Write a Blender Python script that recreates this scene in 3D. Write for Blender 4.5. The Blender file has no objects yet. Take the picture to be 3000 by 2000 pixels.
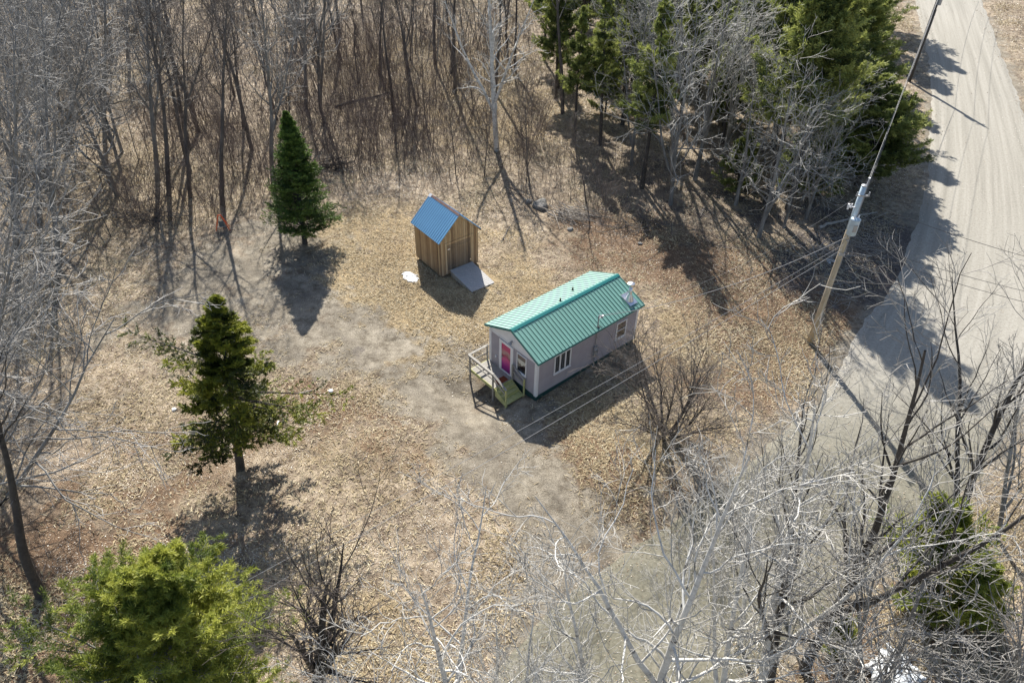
import bpy, math, numpy as np
from mathutils import Vector, Matrix, Quaternion
R_ = math.radians
C = bpy.context.scene.collection

# ------------------------------------------------------------------ camera, sky, sun, exposure
CAM_H, CAM_F, CAM_P, CAM_R = 26.544, 2169.9 / 3000, 0.6817, 0.02366
fwd = np.array([0, math.cos(CAM_P), -math.sin(CAM_P)]); rt_ = np.array([1., 0, 0]); up_ = np.cross(rt_, fwd)
RX = math.cos(CAM_R) * rt_ + math.sin(CAM_R) * up_
UX = -math.sin(CAM_R) * rt_ + math.cos(CAM_R) * up_
cam = bpy.data.cameras.new('camera'); cam.sensor_width = 36; cam.lens = CAM_F * 36; cam.clip_end = 6000
co = bpy.data.objects.new('camera', cam); C.objects.link(co)
co.matrix_world = Matrix(((RX[0], UX[0], -fwd[0], 0), (RX[1], UX[1], -fwd[1], 0), (RX[2], UX[2], -fwd[2], CAM_H), (0, 0, 0, 1)))
bpy.context.scene.camera = co
SUN_AZ, SUN_EL = -0.198, 0.701          # azimuth from +Y towards +X
wd = bpy.data.worlds.new('World'); bpy.context.scene.world = wd; wd.use_nodes = True
nt = wd.node_tree; bg = nt.nodes['Background']; sky = nt.nodes.new('ShaderNodeTexSky')
sky.sky_type = 'NISHITA'; sky.sun_disc = False; sky.sun_elevation = SUN_EL; sky.sun_rotation = SUN_AZ
nt.links.new(sky.outputs[0], bg.inputs[0]); bg.inputs[1].default_value = 0.085
sl = bpy.data.lights.new('sun', 'SUN'); sl.energy = 5.0; sl.angle = R_(0.5); sl.color = (1, .95, .86)
so = bpy.data.objects.new('sun', sl); C.objects.link(so)
sd = Vector((math.sin(SUN_AZ) * math.cos(SUN_EL), math.cos(SUN_AZ) * math.cos(SUN_EL), math.sin(SUN_EL)))
so.rotation_euler = sd.to_track_quat('Z', 'Y').to_euler(); so.location = sd * 60
sc = bpy.context.scene
sc.view_settings.view_transform = 'Standard'; sc.view_settings.look = 'None'
sc.view_settings.exposure = 0.86; sc.view_settings.gamma = 1
sc.cycles.max_bounces = 6; sc.cycles.transparent_max_bounces = 8

# ------------------------------------------------------------------ picture <-> place (2352 x 1568 picture coordinates)
def ray(px, py):
    return fwd + RX * ((px * 1.27551 - 1500) / 2169.9) - UX * ((py * 1.27551 - 1000) / 2169.9)
def at(px, py, z=0.0):
    q = ray(px, py); t = (z - CAM_H) / q[2]
    return np.array([q[0] * t, q[1] * t, z])
def topix(x, y, z=0.0):
    d = np.stack([x, y, np.zeros_like(x) + z - CAM_H], -1)
    w = d @ fwd
    return (1500 + 2169.9 * (d @ RX) / w) / 1.27551, (1000 - 2169.9 * (d @ UX) / w) / 1.27551, w
def tip_above(base, px, py):               # the point on a sight line nearest to the vertical over base
    q = ray(px, py); t = (q[0] * base[0] + q[1] * base[1]) / (q[0] ** 2 + q[1] ** 2)
    return np.array([q[0] * t, q[1] * t, CAM_H + q[2] * t])
def inpoly(x, y, poly):
    c = np.zeros(np.shape(x), bool); n = len(poly); j = n - 1
    for i in range(n):
        xi, yi = poly[i]; xj, yj = poly[j]
        c ^= ((yi > y) != (yj > y)) & (x < (xj - xi) * (y - yi) / (yj - yi + 1e-12) + xi); j = i
    return c
def segdist(x, y, pts):
    d = np.full(np.shape(x), 1e9)
    for (ax, ay), (bx, by) in zip(pts[:-1], pts[1:]):
        L = (bx - ax) ** 2 + (by - ay) ** 2 + 1e-9
        t = np.clip(((x - ax) * (bx - ax) + (y - ay) * (by - ay)) / L, 0, 1)
        d = np.minimum(d, np.hypot(x - ax - t * (bx - ax), y - ay - t * (by - ay)))
    return d
def vnoise(x, y, s, seed=0):               # smooth value noise, 0..1
    x = np.asarray(x) / s + 1000; y = np.asarray(y) / s + 1000
    xi = np.floor(x).astype(np.int64); yi = np.floor(y).astype(np.int64); fx = x - xi; fy = y - yi
    fx = fx * fx * (3 - 2 * fx); fy = fy * fy * (3 - 2 * fy)
    def h(a, b):
        n = (a * 374761393 + b * 668265263 + seed * 982451653) & 0xffffffff
        n = ((n ^ (n >> 13)) * 1274126177) & 0xffffffff
        return ((n ^ (n >> 16)) & 0xffff) / 65535.0
    return (h(xi, yi) * (1 - fx) + h(xi + 1, yi) * fx) * (1 - fy) + (h(xi, yi + 1) * (1 - fx) + h(xi + 1, yi + 1) * fx) * fy

HX, HY, HR = 1.288, 27.939, 0.7256        # house corner and heading
HU = np.array([math.cos(HR), math.sin(HR)]); HW = np.array([-HU[1], HU[0]])
def hloc(a, b): return np.array([HX, HY]) + HU * a + HW * b
# road edges, traced on the ground
LE = [at(*p)[:2] for p in [(2096, 0), (2114, 70), (2128, 140), (2136, 245), (2130, 385), (2108, 472), (2072, 592), (2018, 688), (1960, 756), (1916, 844), (1868, 924), (1745, 1022), (1640, 1120), (1520, 1215), (1400, 1285), (1290, 1350), (1215, 1430), (1130, 1560), (1020, 1760)]]
RE = [at(*p)[:2] for p in [(2261, 0), (2285, 70), (2320, 157), (2352, 245), (2395, 385), (2425, 500), (2440, 620), (2440, 740), (2420, 850), (2352, 960), (2268, 1090), (2150, 1190), (2040, 1290), (1940, 1370), (1860, 1430), (1780, 1500), (1700, 1568), (1640, 1660), (1580, 1760)]]
LE = [LE[0] + (LE[0] - LE[2]) * 12, LE[0] + (LE[0] - LE[2]) * 4] + LE + [LE[-1] + (LE[-1] - LE[-2]) * 3]
RE = [RE[0] + (LE[1] - LE[2]) * 3, RE[0] + (LE[1] - LE[2])] + RE + [RE[-1] + (LE[-1] - LE[-2])]
ROADPOLY = [tuple(p) for p in LE] + [tuple(p) for p in RE[::-1]]
DRIVE = [tuple(at(*p)[:2]) for p in [(1360, 1330), (1250, 1180), (1160, 1040), (1060, 920), (930, 830), (800, 760), (680, 690), (560, 640), (470, 640)]]
dep = hloc(-1.5, 2.6)
def road_d(x, y):
    d = segdist(x, y, ROADPOLY + [ROADPOLY[0]]); return np.where(inpoly(x, y, ROADPOLY), -d, d)
def gz(x, y):
    x = np.asarray(x, float); y = np.asarray(y, float)
    m = np.clip(road_d(x, y) / 2.5, 0, 1)
    n = (vnoise(x, y, 6, 3) - .5) * .22 + (vnoise(x, y, 1.7, 4) - .5) * .09 + (vnoise(x, y, .8, 9) - .5) * .05
    hd = np.hypot(x - HX - 3, y - HY - 4); n = n * np.clip((hd - 4) / 4, .15, 1)
    return n * m - (1 - m) * .05 - .6 * np.exp(-((x - dep[0]) ** 2 + (y - dep[1]) ** 2) / (2 * 1.6 ** 2))
def gzf(x, y): return float(gz(np.array([x]), np.array([y]))[0])
def blobs(x, y, L):
    w = np.zeros(np.shape(x))
    for px, py, r, s in L:
        c = at(px, py); w = np.maximum(w, s * np.clip(1.6 - np.hypot(x - c[0], y - c[1]) / r, 0, 1))
    return w
def w_dirt(x, y):
    d = segdist(x, y, DRIVE)
    w = np.clip(1.55 - d / 2.2, 0, 1) * 1.0
    w = np.maximum(w, np.clip(1 - road_d(x, y) / 1.2, 0, 1) * .9)
    w = np.maximum(w, blobs(x, y, [(560, 640, 4.5, 1), (460, 690, 4, .8), (700, 780, 3, .8), (420, 760, 4, .55), (330, 760, 4, .4), (620, 560, 4, .7), (1560, 1260, 3, .7), (1100, 880, 3, .6), (1330, 1230, 2.6, .9), (1150, 980, 2.4, .8)]))
    return np.clip(w + (vnoise(x, y, 1.1, 60) - .5) * .7 * (w > .02) + (vnoise(x, y, .4, 61) - .5) * .4 * (w > .02), 0, 1)
def w_straw(x, y):
    return blobs(x, y, [(1000, 780, 4.5, 1), (880, 650, 5, .9), (840, 560, 5, .8), (1150, 690, 4, .9), (930, 720, 5, .9), (1080, 560, 5, .5), (1350, 980, 2.2, .8), (1400, 1050, 3, .8), (750, 880, 4, .4), (860, 1000, 4, .4), (1640, 760, 5, .6), (1150, 250, 9, .6), (1000, 150, 10, .5), (840, 1460, 2, .5), (300, 420, 7, .35), (1380, 680, 3, .5)])
def w_rust(x, y):
    return blobs(x, y, [(1800, 720, 5, 1), (1700, 650, 5, .9), (1760, 800, 4, .7), (1450, 560, 5, .8), (1560, 600, 4, .8), (700, 930, 3, .7), (900, 1000, 2.5, .5), (1340, 1080, 3, .8), (1450, 1180, 3, .7), (60, 1450, 6, .9), (250, 1250, 5, .6), (1700, 880, 4, .6), (350, 1080, 4, .4), (2100, 1480, 5, .6)])
def w_dark_shade(x, y):  # dark mulch tone, mostly tree shade painted into the ground colour
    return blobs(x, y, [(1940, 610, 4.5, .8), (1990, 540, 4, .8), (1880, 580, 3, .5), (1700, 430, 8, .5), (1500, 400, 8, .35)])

TR1 = [DRIVE, [tuple(at(*p)[:2]) for p in [(800, 760), (700, 660), (600, 600), (520, 560)]], [tuple(at(*p)[:2]) for p in [(1060, 920), (900, 860), (760, 830), (640, 850)]]]
def w_rut(x, y):
    w = np.zeros(np.shape(x))
    for k, P in enumerate(TR1):
        d = segdist(x, y, P) + (vnoise(x, y, 3, 40 + k) - .5) * .5; w = np.maximum(w, np.clip(1 - np.abs(d - .85) / .3, 0, 1) * (.9 if k < 2 else .5) * (vnoise(x, y, 4, 50) > .3))
    return w
def w_crown(x, y):
    return np.clip(1 - np.abs(segdist(x, y, DRIVE)) / .45, 0, 1) * .5 * (vnoise(x, y, 2.5, 44))
# ------------------------------------------------------------------ materials
MATS = {}
def ramp(nt, fac, stops, pos=None):
    r = nt.nodes.new('ShaderNodeValToRGB'); e = r.color_ramp.elements
    while len(e) < len(stops): e.new(.5)
    for i, s in enumerate(stops):
        e[i].position = (pos[i] if pos else i / (len(stops) - 1)); e[i].color = (*s, 1)
    nt.links.new(fac, r.inputs[0]); return r.outputs[0]
def mat(name, stops, rough=.8, scale=3, detail=6, bump=0, bscale=None, metal=0, spec=.5, stretch=None, attr=None, transl=0, pos=None, coat=0):
    m = bpy.data.materials.new(name); m.use_nodes = True; nt = m.node_tree; b = nt.nodes['Principled BSDF']
    b.inputs['Roughness'].default_value = rough; b.inputs['Metallic'].default_value = metal
    b.inputs['Specular IOR Level'].default_value = spec; b.inputs['Coat Weight'].default_value = coat
    tc = nt.nodes.new('ShaderNodeTexCoord'); mp = nt.nodes.new('ShaderNodeMapping'); nt.links.new(tc.outputs['Object'], mp.inputs[0])
    if stretch: mp.inputs['Scale'].default_value = stretch
    n = nt.nodes.new('ShaderNodeTexNoise'); n.inputs['Scale'].default_value = scale; n.inputs['Detail'].default_value = detail; n.inputs['Roughness'].default_value = .65
    nt.links.new(mp.outputs[0], n.inputs[0]); fac = n.outputs[0]
    if attr:
        a = nt.nodes.new('ShaderNodeAttribute'); a.attribute_name = attr; fac = a.outputs['Fac']
    elif not pos and len(stops) > 1: pos = [.3 + .4 * i / (len(stops) - 1) for i in range(len(stops))]
    if len(stops) == 1: stops = [stops[0], stops[0]]; pos = [0, 1]
    col = ramp(nt, fac, stops, pos)
    nt.links.new(col, b.inputs['Base Color'])
    if bump:
        n2 = nt.nodes.new('ShaderNodeTexNoise'); n2.inputs['Scale'].default_value = bscale or scale * 4; n2.inputs['Detail'].default_value = 5
        nt.links.new(mp.outputs[0], n2.inputs[0]); bp = nt.nodes.new('ShaderNodeBump'); bp.inputs['Distance'].default_value = bump
        nt.links.new(n2.outputs[0], bp.inputs['Height']); nt.links.new(bp.outputs[0], b.inputs['Normal'])
    if transl:
        t = nt.nodes.new('ShaderNodeBsdfTranslucent'); nt.links.new(col, t.inputs[0]); mx = nt.nodes.new('ShaderNodeMixShader')
        mx.inputs[0].default_value = transl; nt.links.new(b.outputs[0], mx.inputs[1]); nt.links.new(t.outputs[0], mx.inputs[2])
        nt.links.new(mx.outputs[0], nt.nodes['Material Output'].inputs[0])
    MATS[name] = m; return m
M = {}
M['bark_grey'] = mat('bark_grey', [(.085, .08, .075), (.2, .195, .185), (.36, .35, .33)], .85, 2.2, bump=.02, stretch=(1, 1, .35))
M['twig_grey'] = mat('twig_grey', [(.14, .13, .12), (.5, .48, .45)], .7, 1.5)
M['bark_brown'] = mat('bark_brown', [(.05, .044, .04), (.11, .097, .088), (.19, .17, .155)], .9, 2.5, bump=.02, stretch=(1, 1, .3))
M['twig_pale'] = mat('twig_pale', [(.36, .345, .32), (.68, .66, .61)], .7, 1.5)
M['twig_brown'] = mat('twig_brown', [(.09, .075, .065), (.23, .195, .17)], .8, 1.5)
M['bark_dark'] = mat('bark_dark', [(.035, .03, .028), (.09, .08, .07)], .9, 3, bump=.02)
M['twig_dark'] = mat('twig_dark', [(.07, .055, .05), (.16, .135, .12)], .85, 2)
M['bark_white'] = mat('bark_white', [(.08, .075, .07), (.5, .49, .465), (.68, .67, .64)], .7, 1.6, stretch=(1, 1, 3.5), pos=[.34, .42, .62])
M['twig_white'] = mat('twig_white', [(.25, .24, .22), (.6, .58, .54)], .6, 2)
M['sapling'] = mat('sapling', [(.075, .055, .05), (.19, .15, .135)], .8, 1)
M['needle_fir'] = mat('needle_fir', [(.035, .065, .014), (.10, .17, .03), (.2, .29, .055)], .6, attr='tone', transl=.25)
M['needle_spruce'] = mat('needle_spruce', [(.045, .058, .012), (.16, .185, .024), (.34, .35, .045)], .6, attr='tone', transl=.38)
M['needle_pine'] = mat('needle_pine', [(.10, .145, .026), (.25, .295, .05), (.43, .45, .085)], .55, attr='tone', transl=.45)
M['needle_darkpine'] = mat('needle_darkpine', [(.06, .085, .028), (.19, .23, .06), (.38, .41, .12)], .6, attr='tone', transl=.42)
M['white'] = mat('white_paint', [(.72, .72, .74), (.8, .8, .82)], .5, 4)
M['skirt'] = mat('dark_green_paint', [(.008, .045, .045), (.014, .065, .06)], .6, 5)
M['pressure_wood'] = mat('pressure_treated_wood', [(.33, .34, .13), (.47, .47, .2), (.52, .5, .27)], .75, 5, stretch=(1, 1, 1))
M['grey_wood'] = mat('weathered_wood', [(.22, .205, .185), (.42, .4, .36)], .85, 6, stretch=(1, 4, 4), bump=.003)
M['ramp_wood'] = mat('painted_grey_wood', [(.36, .355, .35), (.52, .505, .49)], .8, 5, stretch=(1, 4, 4), bump=.003)
M['chrome'] = mat('galvanised_metal', [(.7, .7, .72), (.82, .82, .84)], .28, 8, metal=.9)
M['dull_metal'] = mat('dull_grey_metal', [(.3, .31, .33), (.45, .46, .48)], .45, 6, metal=.4)
M['transformer'] = mat('pale_blue_grey_enamel', [(.42, .52, .6), (.55, .65, .72)], .4, 5)
M['black'] = mat('black_rubber', [(.012, .012, .013), (.03, .03, .032)], .6, 6)
M['wire'] = mat('bare_cable', [(.24, .24, .25), (.36, .36, .36)], .5, 2)
M['wire_dark'] = mat('dark_cable', [(.04, .04, .042), (.07, .07, .07)], .6, 2)
M['snow'] = mat('old_snow', [(.75, .77, .8), (.88, .89, .9)], .6, 4, bump=.03)
M['tarp'] = mat('white_tarp_plastic', [(.62, .66, .7), (.8, .82, .84)], .4, 3)
M['rock'] = mat('grey_rock', [(.12, .115, .105), (.24, .23, .21), (.33, .31, .29)], .9, 3, bump=.05)
M['mat_red'] = mat('rust_red_doormat', [(.13, .03, .012), (.22, .055, .02)], .95, 20)
M['orange'] = mat('orange_plastic', [(.75, .10, .03), (.85, .17, .05)], .6, 6)
M['greypanel'] = mat('grey_panel', [(.08, .1, .11), (.13, .15, .16)], .7, 4)
M['curtain'] = mat('cream_valance', [(.6, .56, .48), (.72, .69, .6)], .9, 10)
M['curtain_brown'] = mat('brown_blind', [(.16, .12, .1), (.25, .2, .17)], .9, 10)
M['cedar'] = None
def leaf_mats():
    M['leaf'] = mat('dead_leaf', [(.07, .045, .028), (.22, .14, .08), (.37, .265, .17), (.54, .44, .33), (.82, .77, .68)], .5, attr='tone', transl=.08, pos=[0, .3, .58, .82, 1])
    M['drygrass'] = mat('dry_grass', [(.16, .115, .06), (.32, .245, .14), (.5, .41, .25), (.62, .54, .38)], .7, attr='tone', transl=.15)
leaf_mats()
def nodes_of(name, rough=.8):
    m = bpy.data.materials.new(name); m.use_nodes = True; nt = m.node_tree; b = nt.nodes['Principled BSDF']; b.inputs['Roughness'].default_value = rough
    return m, nt, b
def noise(nt, vec, scale, detail=6, rough=.6):
    n = nt.nodes.new('ShaderNodeTexNoise'); n.inputs['Scale'].default_value = scale; n.inputs['Detail'].default_value = detail; n.inputs['Roughness'].default_value = rough
    nt.links.new(vec, n.inputs[0]); return n.outputs[0]
def mixc(nt, f, a, b, mode='MIX'):
    x = nt.nodes.new('ShaderNodeMix'); x.data_type = 'RGBA'; x.blend_type = mode
    for v, s in ((f, x.inputs[0]), (a, x.inputs[6]), (b, x.inputs[7])):
        if isinstance(v, (int, float)): s.default_value = v
        elif isinstance(v, tuple): s.default_value = (*v, 1)
        else: nt.links.new(v, s)
    return x.outputs[2]
def mth(nt, op, a, b=0, c=None, clamp=False):
    x = nt.nodes.new('ShaderNodeMath'); x.operation = op; x.use_clamp = clamp
    for v, s in zip((a, b, c), x.inputs):
        if v is None: continue
        if isinstance(v, (int, float)): s.default_value = v
        else: nt.links.new(v, s)
    return x.outputs[0]
def ground_mat():
    m, nt, b = nodes_of('woodland_floor', .92)
    g = nt.nodes.new('ShaderNodeNewGeometry').outputs['Position']
    b.inputs['Specular IOR Level'].default_value = .2
    n_big = noise(nt, g, .35, 5); n_zone = noise(nt, g, .42, 8, .6); n_mid = noise(nt, g, 1.6, 8, .7); n_fine = noise(nt, g, 9, 8, .75); n_leaf = noise(nt, g, 22, 4, .7)
    base = ramp(nt, n_mid, [(.13, .10, .075), (.27, .22, .165), (.41, .345, .26), (.55, .475, .375)], [.33, .46, .55, .68])
    def A(n):
        a = nt.nodes.new('ShaderNodeAttribute'); a.attribute_name = n; return a.outputs['Fac']
    def weight(n, ns):
        s = mth(nt, 'ADD', A(n), mth(nt, 'ADD', mth(nt, 'MULTIPLY', mth(nt, 'SUBTRACT', ns, .5), 1.5), mth(nt, 'MULTIPLY', mth(nt, 'SUBTRACT', n_zone, .5), 2.4)))
        r = nt.nodes.new('ShaderNodeMapRange'); r.inputs[1].default_value = .3; r.inputs[2].default_value = .72; nt.links.new(s, r.inputs[0]); return r.outputs[0]
    straw = ramp(nt, n_fine, [(.2, .15, .085), (.38, .3, .18), (.5, .42, .29)], [.35, .5, .68])
    rust = ramp(nt, n_fine, [(.08, .052, .035), (.21, .142, .092), (.36, .275, .185)], [.35, .52, .7])
    dirt = ramp(nt, n_mid, [(.17, .15, .118), (.27, .243, .195), (.37, .337, .28)], [.32, .5, .7])
    dark = ramp(nt, n_fine, [(.05, .045, .045), (.12, .105, .1), (.2, .18, .17)], [.35, .5, .7])  # floor colour with mostly shade painted in, some dark mulch
    col = mixc(nt, weight('straw', n_mid), base, straw)
    col = mixc(nt, weight('rust', n_mid), col, rust)
    col = mixc(nt, weight('dirt', n_mid), col, dirt)
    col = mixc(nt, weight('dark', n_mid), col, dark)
    mul = ramp(nt, n_mid, [(.66, .63, .6), (1, 1, 1), (1.16, 1.15, 1.13)], [.36, .5, .66])
    col = mixc(nt, mth(nt, 'MULTIPLY', mth(nt, 'MAXIMUM', A('rust'), A('straw')), .8, clamp=True), col, mixc(nt, 1.0, col, mul, 'MULTIPLY'))
    rut = mth(nt, 'MULTIPLY', A('rut'), n_mid, clamp=True); col = mixc(nt, rut, col, (.13, .118, .1)); col = mixc(nt, mth(nt, 'MULTIPLY', A('crown'), .6, clamp=True), col, (.36, .33, .27))
    sp = ramp(nt, n_leaf, [(.5, .47, .44), (1, 1, 1), (1.35, 1.32, 1.28)], [.34, .5, .68])
    col = mixc(nt, 1.0, col, sp, 'MULTIPLY')
    bg_ = ramp(nt, n_big, [(.78, .76, .75), (1.12, 1.1, 1.08)], [.35, .65])
    col = mixc(nt, 1.0, col, bg_, 'MULTIPLY')
    nt.links.new(col, b.inputs['Base Color'])
    bp = nt.nodes.new('ShaderNodeBump'); bp.inputs['Distance'].default_value = .06
    nt.links.new(mth(nt, 'ADD', n_fine, mth(nt, 'MULTIPLY', n_leaf, .6)), bp.inputs['Height']); nt.links.new(bp.outputs[0], b.inputs['Normal'])
    return m
def road_mat():
    m, nt, b = nodes_of('packed_gravel', .9)
    g = nt.nodes.new('ShaderNodeNewGeometry').outputs['Position']
    uv = nt.nodes.new('ShaderNodeAttribute'); uv.attribute_name = 'across'
    al = nt.nodes.new('ShaderNodeAttribute'); al.attribute_name = 'along'
    cv = nt.nodes.new('ShaderNodeCombineXYZ'); nt.links.new(mth(nt, 'MULTIPLY', uv.outputs['Fac'], 14), cv.inputs[0]); nt.links.new(mth(nt, 'MULTIPLY', al.outputs['Fac'], .9), cv.inputs[1])
    tracks = noise(nt, cv.outputs[0], 1.3, 5, .6)
    n1 = noise(nt, g, .5, 6); n2 = noise(nt, g, 6, 8, .75)
    base = ramp(nt, tracks, [(.26, .243, .207), (.32, .3, .258), (.37, .348, .303)], [.32, .5, .68])
    old = ramp(nt, mth(nt, 'ADD', mth(nt, 'MULTIPLY', n1, .55), mth(nt, 'MULTIPLY', n2, .45)), [(.10, .095, .068), (.165, .155, .115), (.25, .232, .18)], [.35, .5, .68])
    ar = nt.nodes.new('ShaderNodeAttribute'); ar.attribute_name = 'olive'
    col = mixc(nt, ar.outputs['Fac'], base, old)
    sp = ramp(nt, n2, [(.72, .71, .7), (1, 1, 1), (1.15, 1.15, 1.15)], [.32, .5, .7])
    col = mixc(nt, 1.0, col, sp, 'MULTIPLY'); nt.links.new(col, b.inputs['Base Color'])
    bp = nt.nodes.new('ShaderNodeBump'); bp.inputs['Distance'].default_value = .02
    nt.links.new(n2, bp.inputs['Height']); nt.links.new(bp.outputs[0], b.inputs['Normal'])
    return m
def siding_mat(name, c0, c1, step=.1, axis=2, vertical=False, depth=.012):
    m, nt, b = nodes_of(name, .7)
    tc = nt.nodes.new('ShaderNodeTexCoord'); s = nt.nodes.new('ShaderNodeSeparateXYZ'); nt.links.new(tc.outputs['Object'], s.inputs[0])
    fr = mth(nt, 'FRACT', mth(nt, 'DIVIDE', s.outputs[axis], step))
    n = noise(nt, tc.outputs['Object'], 1.2, 6)
    col = ramp(nt, n, [c0, c1], [.3, .7])
    line = ramp(nt, fr, [(.62, .62, .62), (1, 1, 1), (1, 1, 1)], [0, .12, 1])
    nt.links.new(mixc(nt, 1.0, col, line, 'MULTIPLY'), b.inputs['Base Color'])
    bp = nt.nodes.new('ShaderNodeBump'); bp.inputs['Distance'].default_value = depth
    nt.links.new(mth(nt, 'SUBTRACT', 1, fr), bp.inputs['Height']); nt.links.new(bp.outputs[0], b.inputs['Normal'])
    return m
def metal_mat(name, c0, c1, rough, coat=0):
    m, nt, b = nodes_of(name, rough)
    tc = nt.nodes.new('ShaderNodeTexCoord'); n = noise(nt, tc.outputs['Object'], .9, 6); n3 = noise(nt, tc.outputs['Object'], 5, 5)
    nt.links.new(ramp(nt, n, [c0, c1], [.3, .7]), b.inputs['Base Color'])
    r = nt.nodes.new('ShaderNodeMapRange'); r.inputs[3].default_value = rough - .08; r.inputs[4].default_value = rough + .1
    nt.links.new(n3, r.inputs[0]); nt.links.new(r.outputs[0], b.inputs['Roughness']); b.inputs['Metallic'].default_value = 0
    b.inputs['Specular IOR Level'].default_value = .5 if rough < .7 else .25
    return m
def cedar_mat(name='rough_cedar_boards', grey=0.0):
    m, nt, b = nodes_of(name, .8)
    tc = nt.nodes.new('ShaderNodeTexCoord'); s = nt.nodes.new('ShaderNodeSeparateXYZ'); nt.links.new(tc.outputs['Object'], s.inputs[0])
    q = mth(nt, 'ADD', s.outputs[0], s.outputs[1]); bd = mth(nt, 'FLOOR', mth(nt, 'DIVIDE', q, .155))
    w = nt.nodes.new('ShaderNodeTexWhiteNoise'); w.noise_dimensions = '1D'; nt.links.new(bd, w.inputs['W'])
    mp = nt.nodes.new('ShaderNodeMapping'); mp.inputs['Scale'].default_value = (7, 7, .8); nt.links.new(tc.outputs['Object'], mp.inputs[0])
    gr = noise(nt, mp.outputs[0], 2, 8, .7)
    lo = noise(nt, tc.outputs['Object'], 1.1, 4)
    f = mth(nt, 'ADD', mth(nt, 'MULTIPLY', gr, .55), mth(nt, 'MULTIPLY', w.outputs[0], .45))
    warm = ramp(nt, f, [(.17, .10, .05), (.43, .275, .135), (.6, .42, .22), (.64, .5, .32)], [.2, .42, .62, .85])
    gk = .55 if grey else 1; gy = ramp(nt, f, [tuple(gk * v for v in c) for c in ((.10, .085, .07), (.22, .19, .16), (.34, .30, .25))], [.2, .5, .8])
    # weathering creeps up from the ground
    wz = nt.nodes.new('ShaderNodeMapRange'); wz.inputs[1].default_value = 2.6; wz.inputs[2].default_value = .2; wz.inputs[3].default_value = .1 + grey; wz.inputs[4].default_value = .75 + grey
    nt.links.new(mth(nt, 'ADD', s.outputs[2], mth(nt, 'MULTIPLY', lo, 1.2)), wz.inputs[0])
    col = mixc(nt, mth(nt, 'MINIMUM', wz.outputs[0], 1), warm, gy)
    fr = mth(nt, 'FRACT', mth(nt, 'DIVIDE', q, .155))
    gap = ramp(nt, fr, [(.25, .25, .25), (1, 1, 1), (1, 1, 1), (.25, .25, .25)], [0, .08, .93, 1])
    nt.links.new(mixc(nt, 1.0, col, gap, 'MULTIPLY'), b.inputs['Base Color'])
    bp = nt.nodes.new('ShaderNodeBump'); bp.inputs['Distance'].default_value = .01; nt.links.new(gr, bp.inputs['Height']); nt.links.new(bp.outputs[0], b.inputs['Normal'])
    return m
def glass_mat(name='window_glass', c=(.015, .017, .02)):
    m, nt, b = nodes_of(name, .06); b.inputs['Base Color'].default_value = (*c, 1); b.inputs['Specular IOR Level'].default_value = .8
    tc = nt.nodes.new('ShaderNodeTexCoord'); n = noise(nt, tc.outputs['Object'], 3, 4)
    nt.links.new(ramp(nt, n, [tuple(v * .6 for v in c), tuple(v * 2.6 for v in c)], [.4, .65]), b.inputs['Base Color'])
    return m
def door_mat():
    m, nt, b = nodes_of('magenta_door_with_reflection', .35)
    tc = nt.nodes.new('ShaderNodeTexCoord'); s = nt.nodes.new('ShaderNodeSeparateXYZ'); nt.links.new(tc.outputs['Object'], s.inputs[0])
    n = noise(nt, tc.outputs['Object'], 2.4, 4)
    f = mth(nt, 'ADD', mth(nt, 'DIVIDE', s.outputs[2], 2.2), mth(nt, 'MULTIPLY', mth(nt, 'SUBTRACT', n, .5), .35))
    nt.links.new(ramp(nt, f, [(.20, .012, .16), (.36, .02, .24), (.62, .06, .22), (.30, .012, .06), (.42, .26, .24), (.5, .03, .14)], [.2, .36, .56, .64, .74, .86]), b.inputs['Base Color'])  # curtain colours and the glass reflection over them, painted by height above magenta
    return m
M['ground'] = ground_mat(); M['road'] = road_mat()
M['siding'] = siding_mat('mauve_lap_siding', (.345, .315, .35), (.42, .39, .425))
M['roof'] = metal_mat('green_ribbed_metal', (.072, .235, .192), (.088, .275, .228), .55); M['roof'].node_tree.nodes['Principled BSDF'].inputs['IOR'].default_value = 2.0
M['ridge'] = metal_mat('dark_teal_flashing', (.012, .16, .16), (.02, .2, .19), .4)
M['blue_roof'] = metal_mat('blue_ribbed_metal', (.15, .34, .55), (.17, .38, .6), .8)
M['cedar'] = cedar_mat(); M['cedar_grey'] = cedar_mat('weathered_door_boards', .45)
M['glass'] = glass_mat(); M['door'] = door_mat()
M['pole'] = mat('pole_wood', [(.34, .28, .19), (.5, .42, .3), (.58, .5, .38)], .85, 3, stretch=(4, 4, .5), bump=.01)
M['pole_dark'] = mat('dark_pole_wood', [(.05, .045, .04), (.1, .09, .08)], .85, 3, stretch=(4, 4, .5), bump=.01)
M['deadwood'] = mat('dead_wood', [(.25, .22, .19), (.45, .41, .36)], .85, 4, bump=.01)

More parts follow.
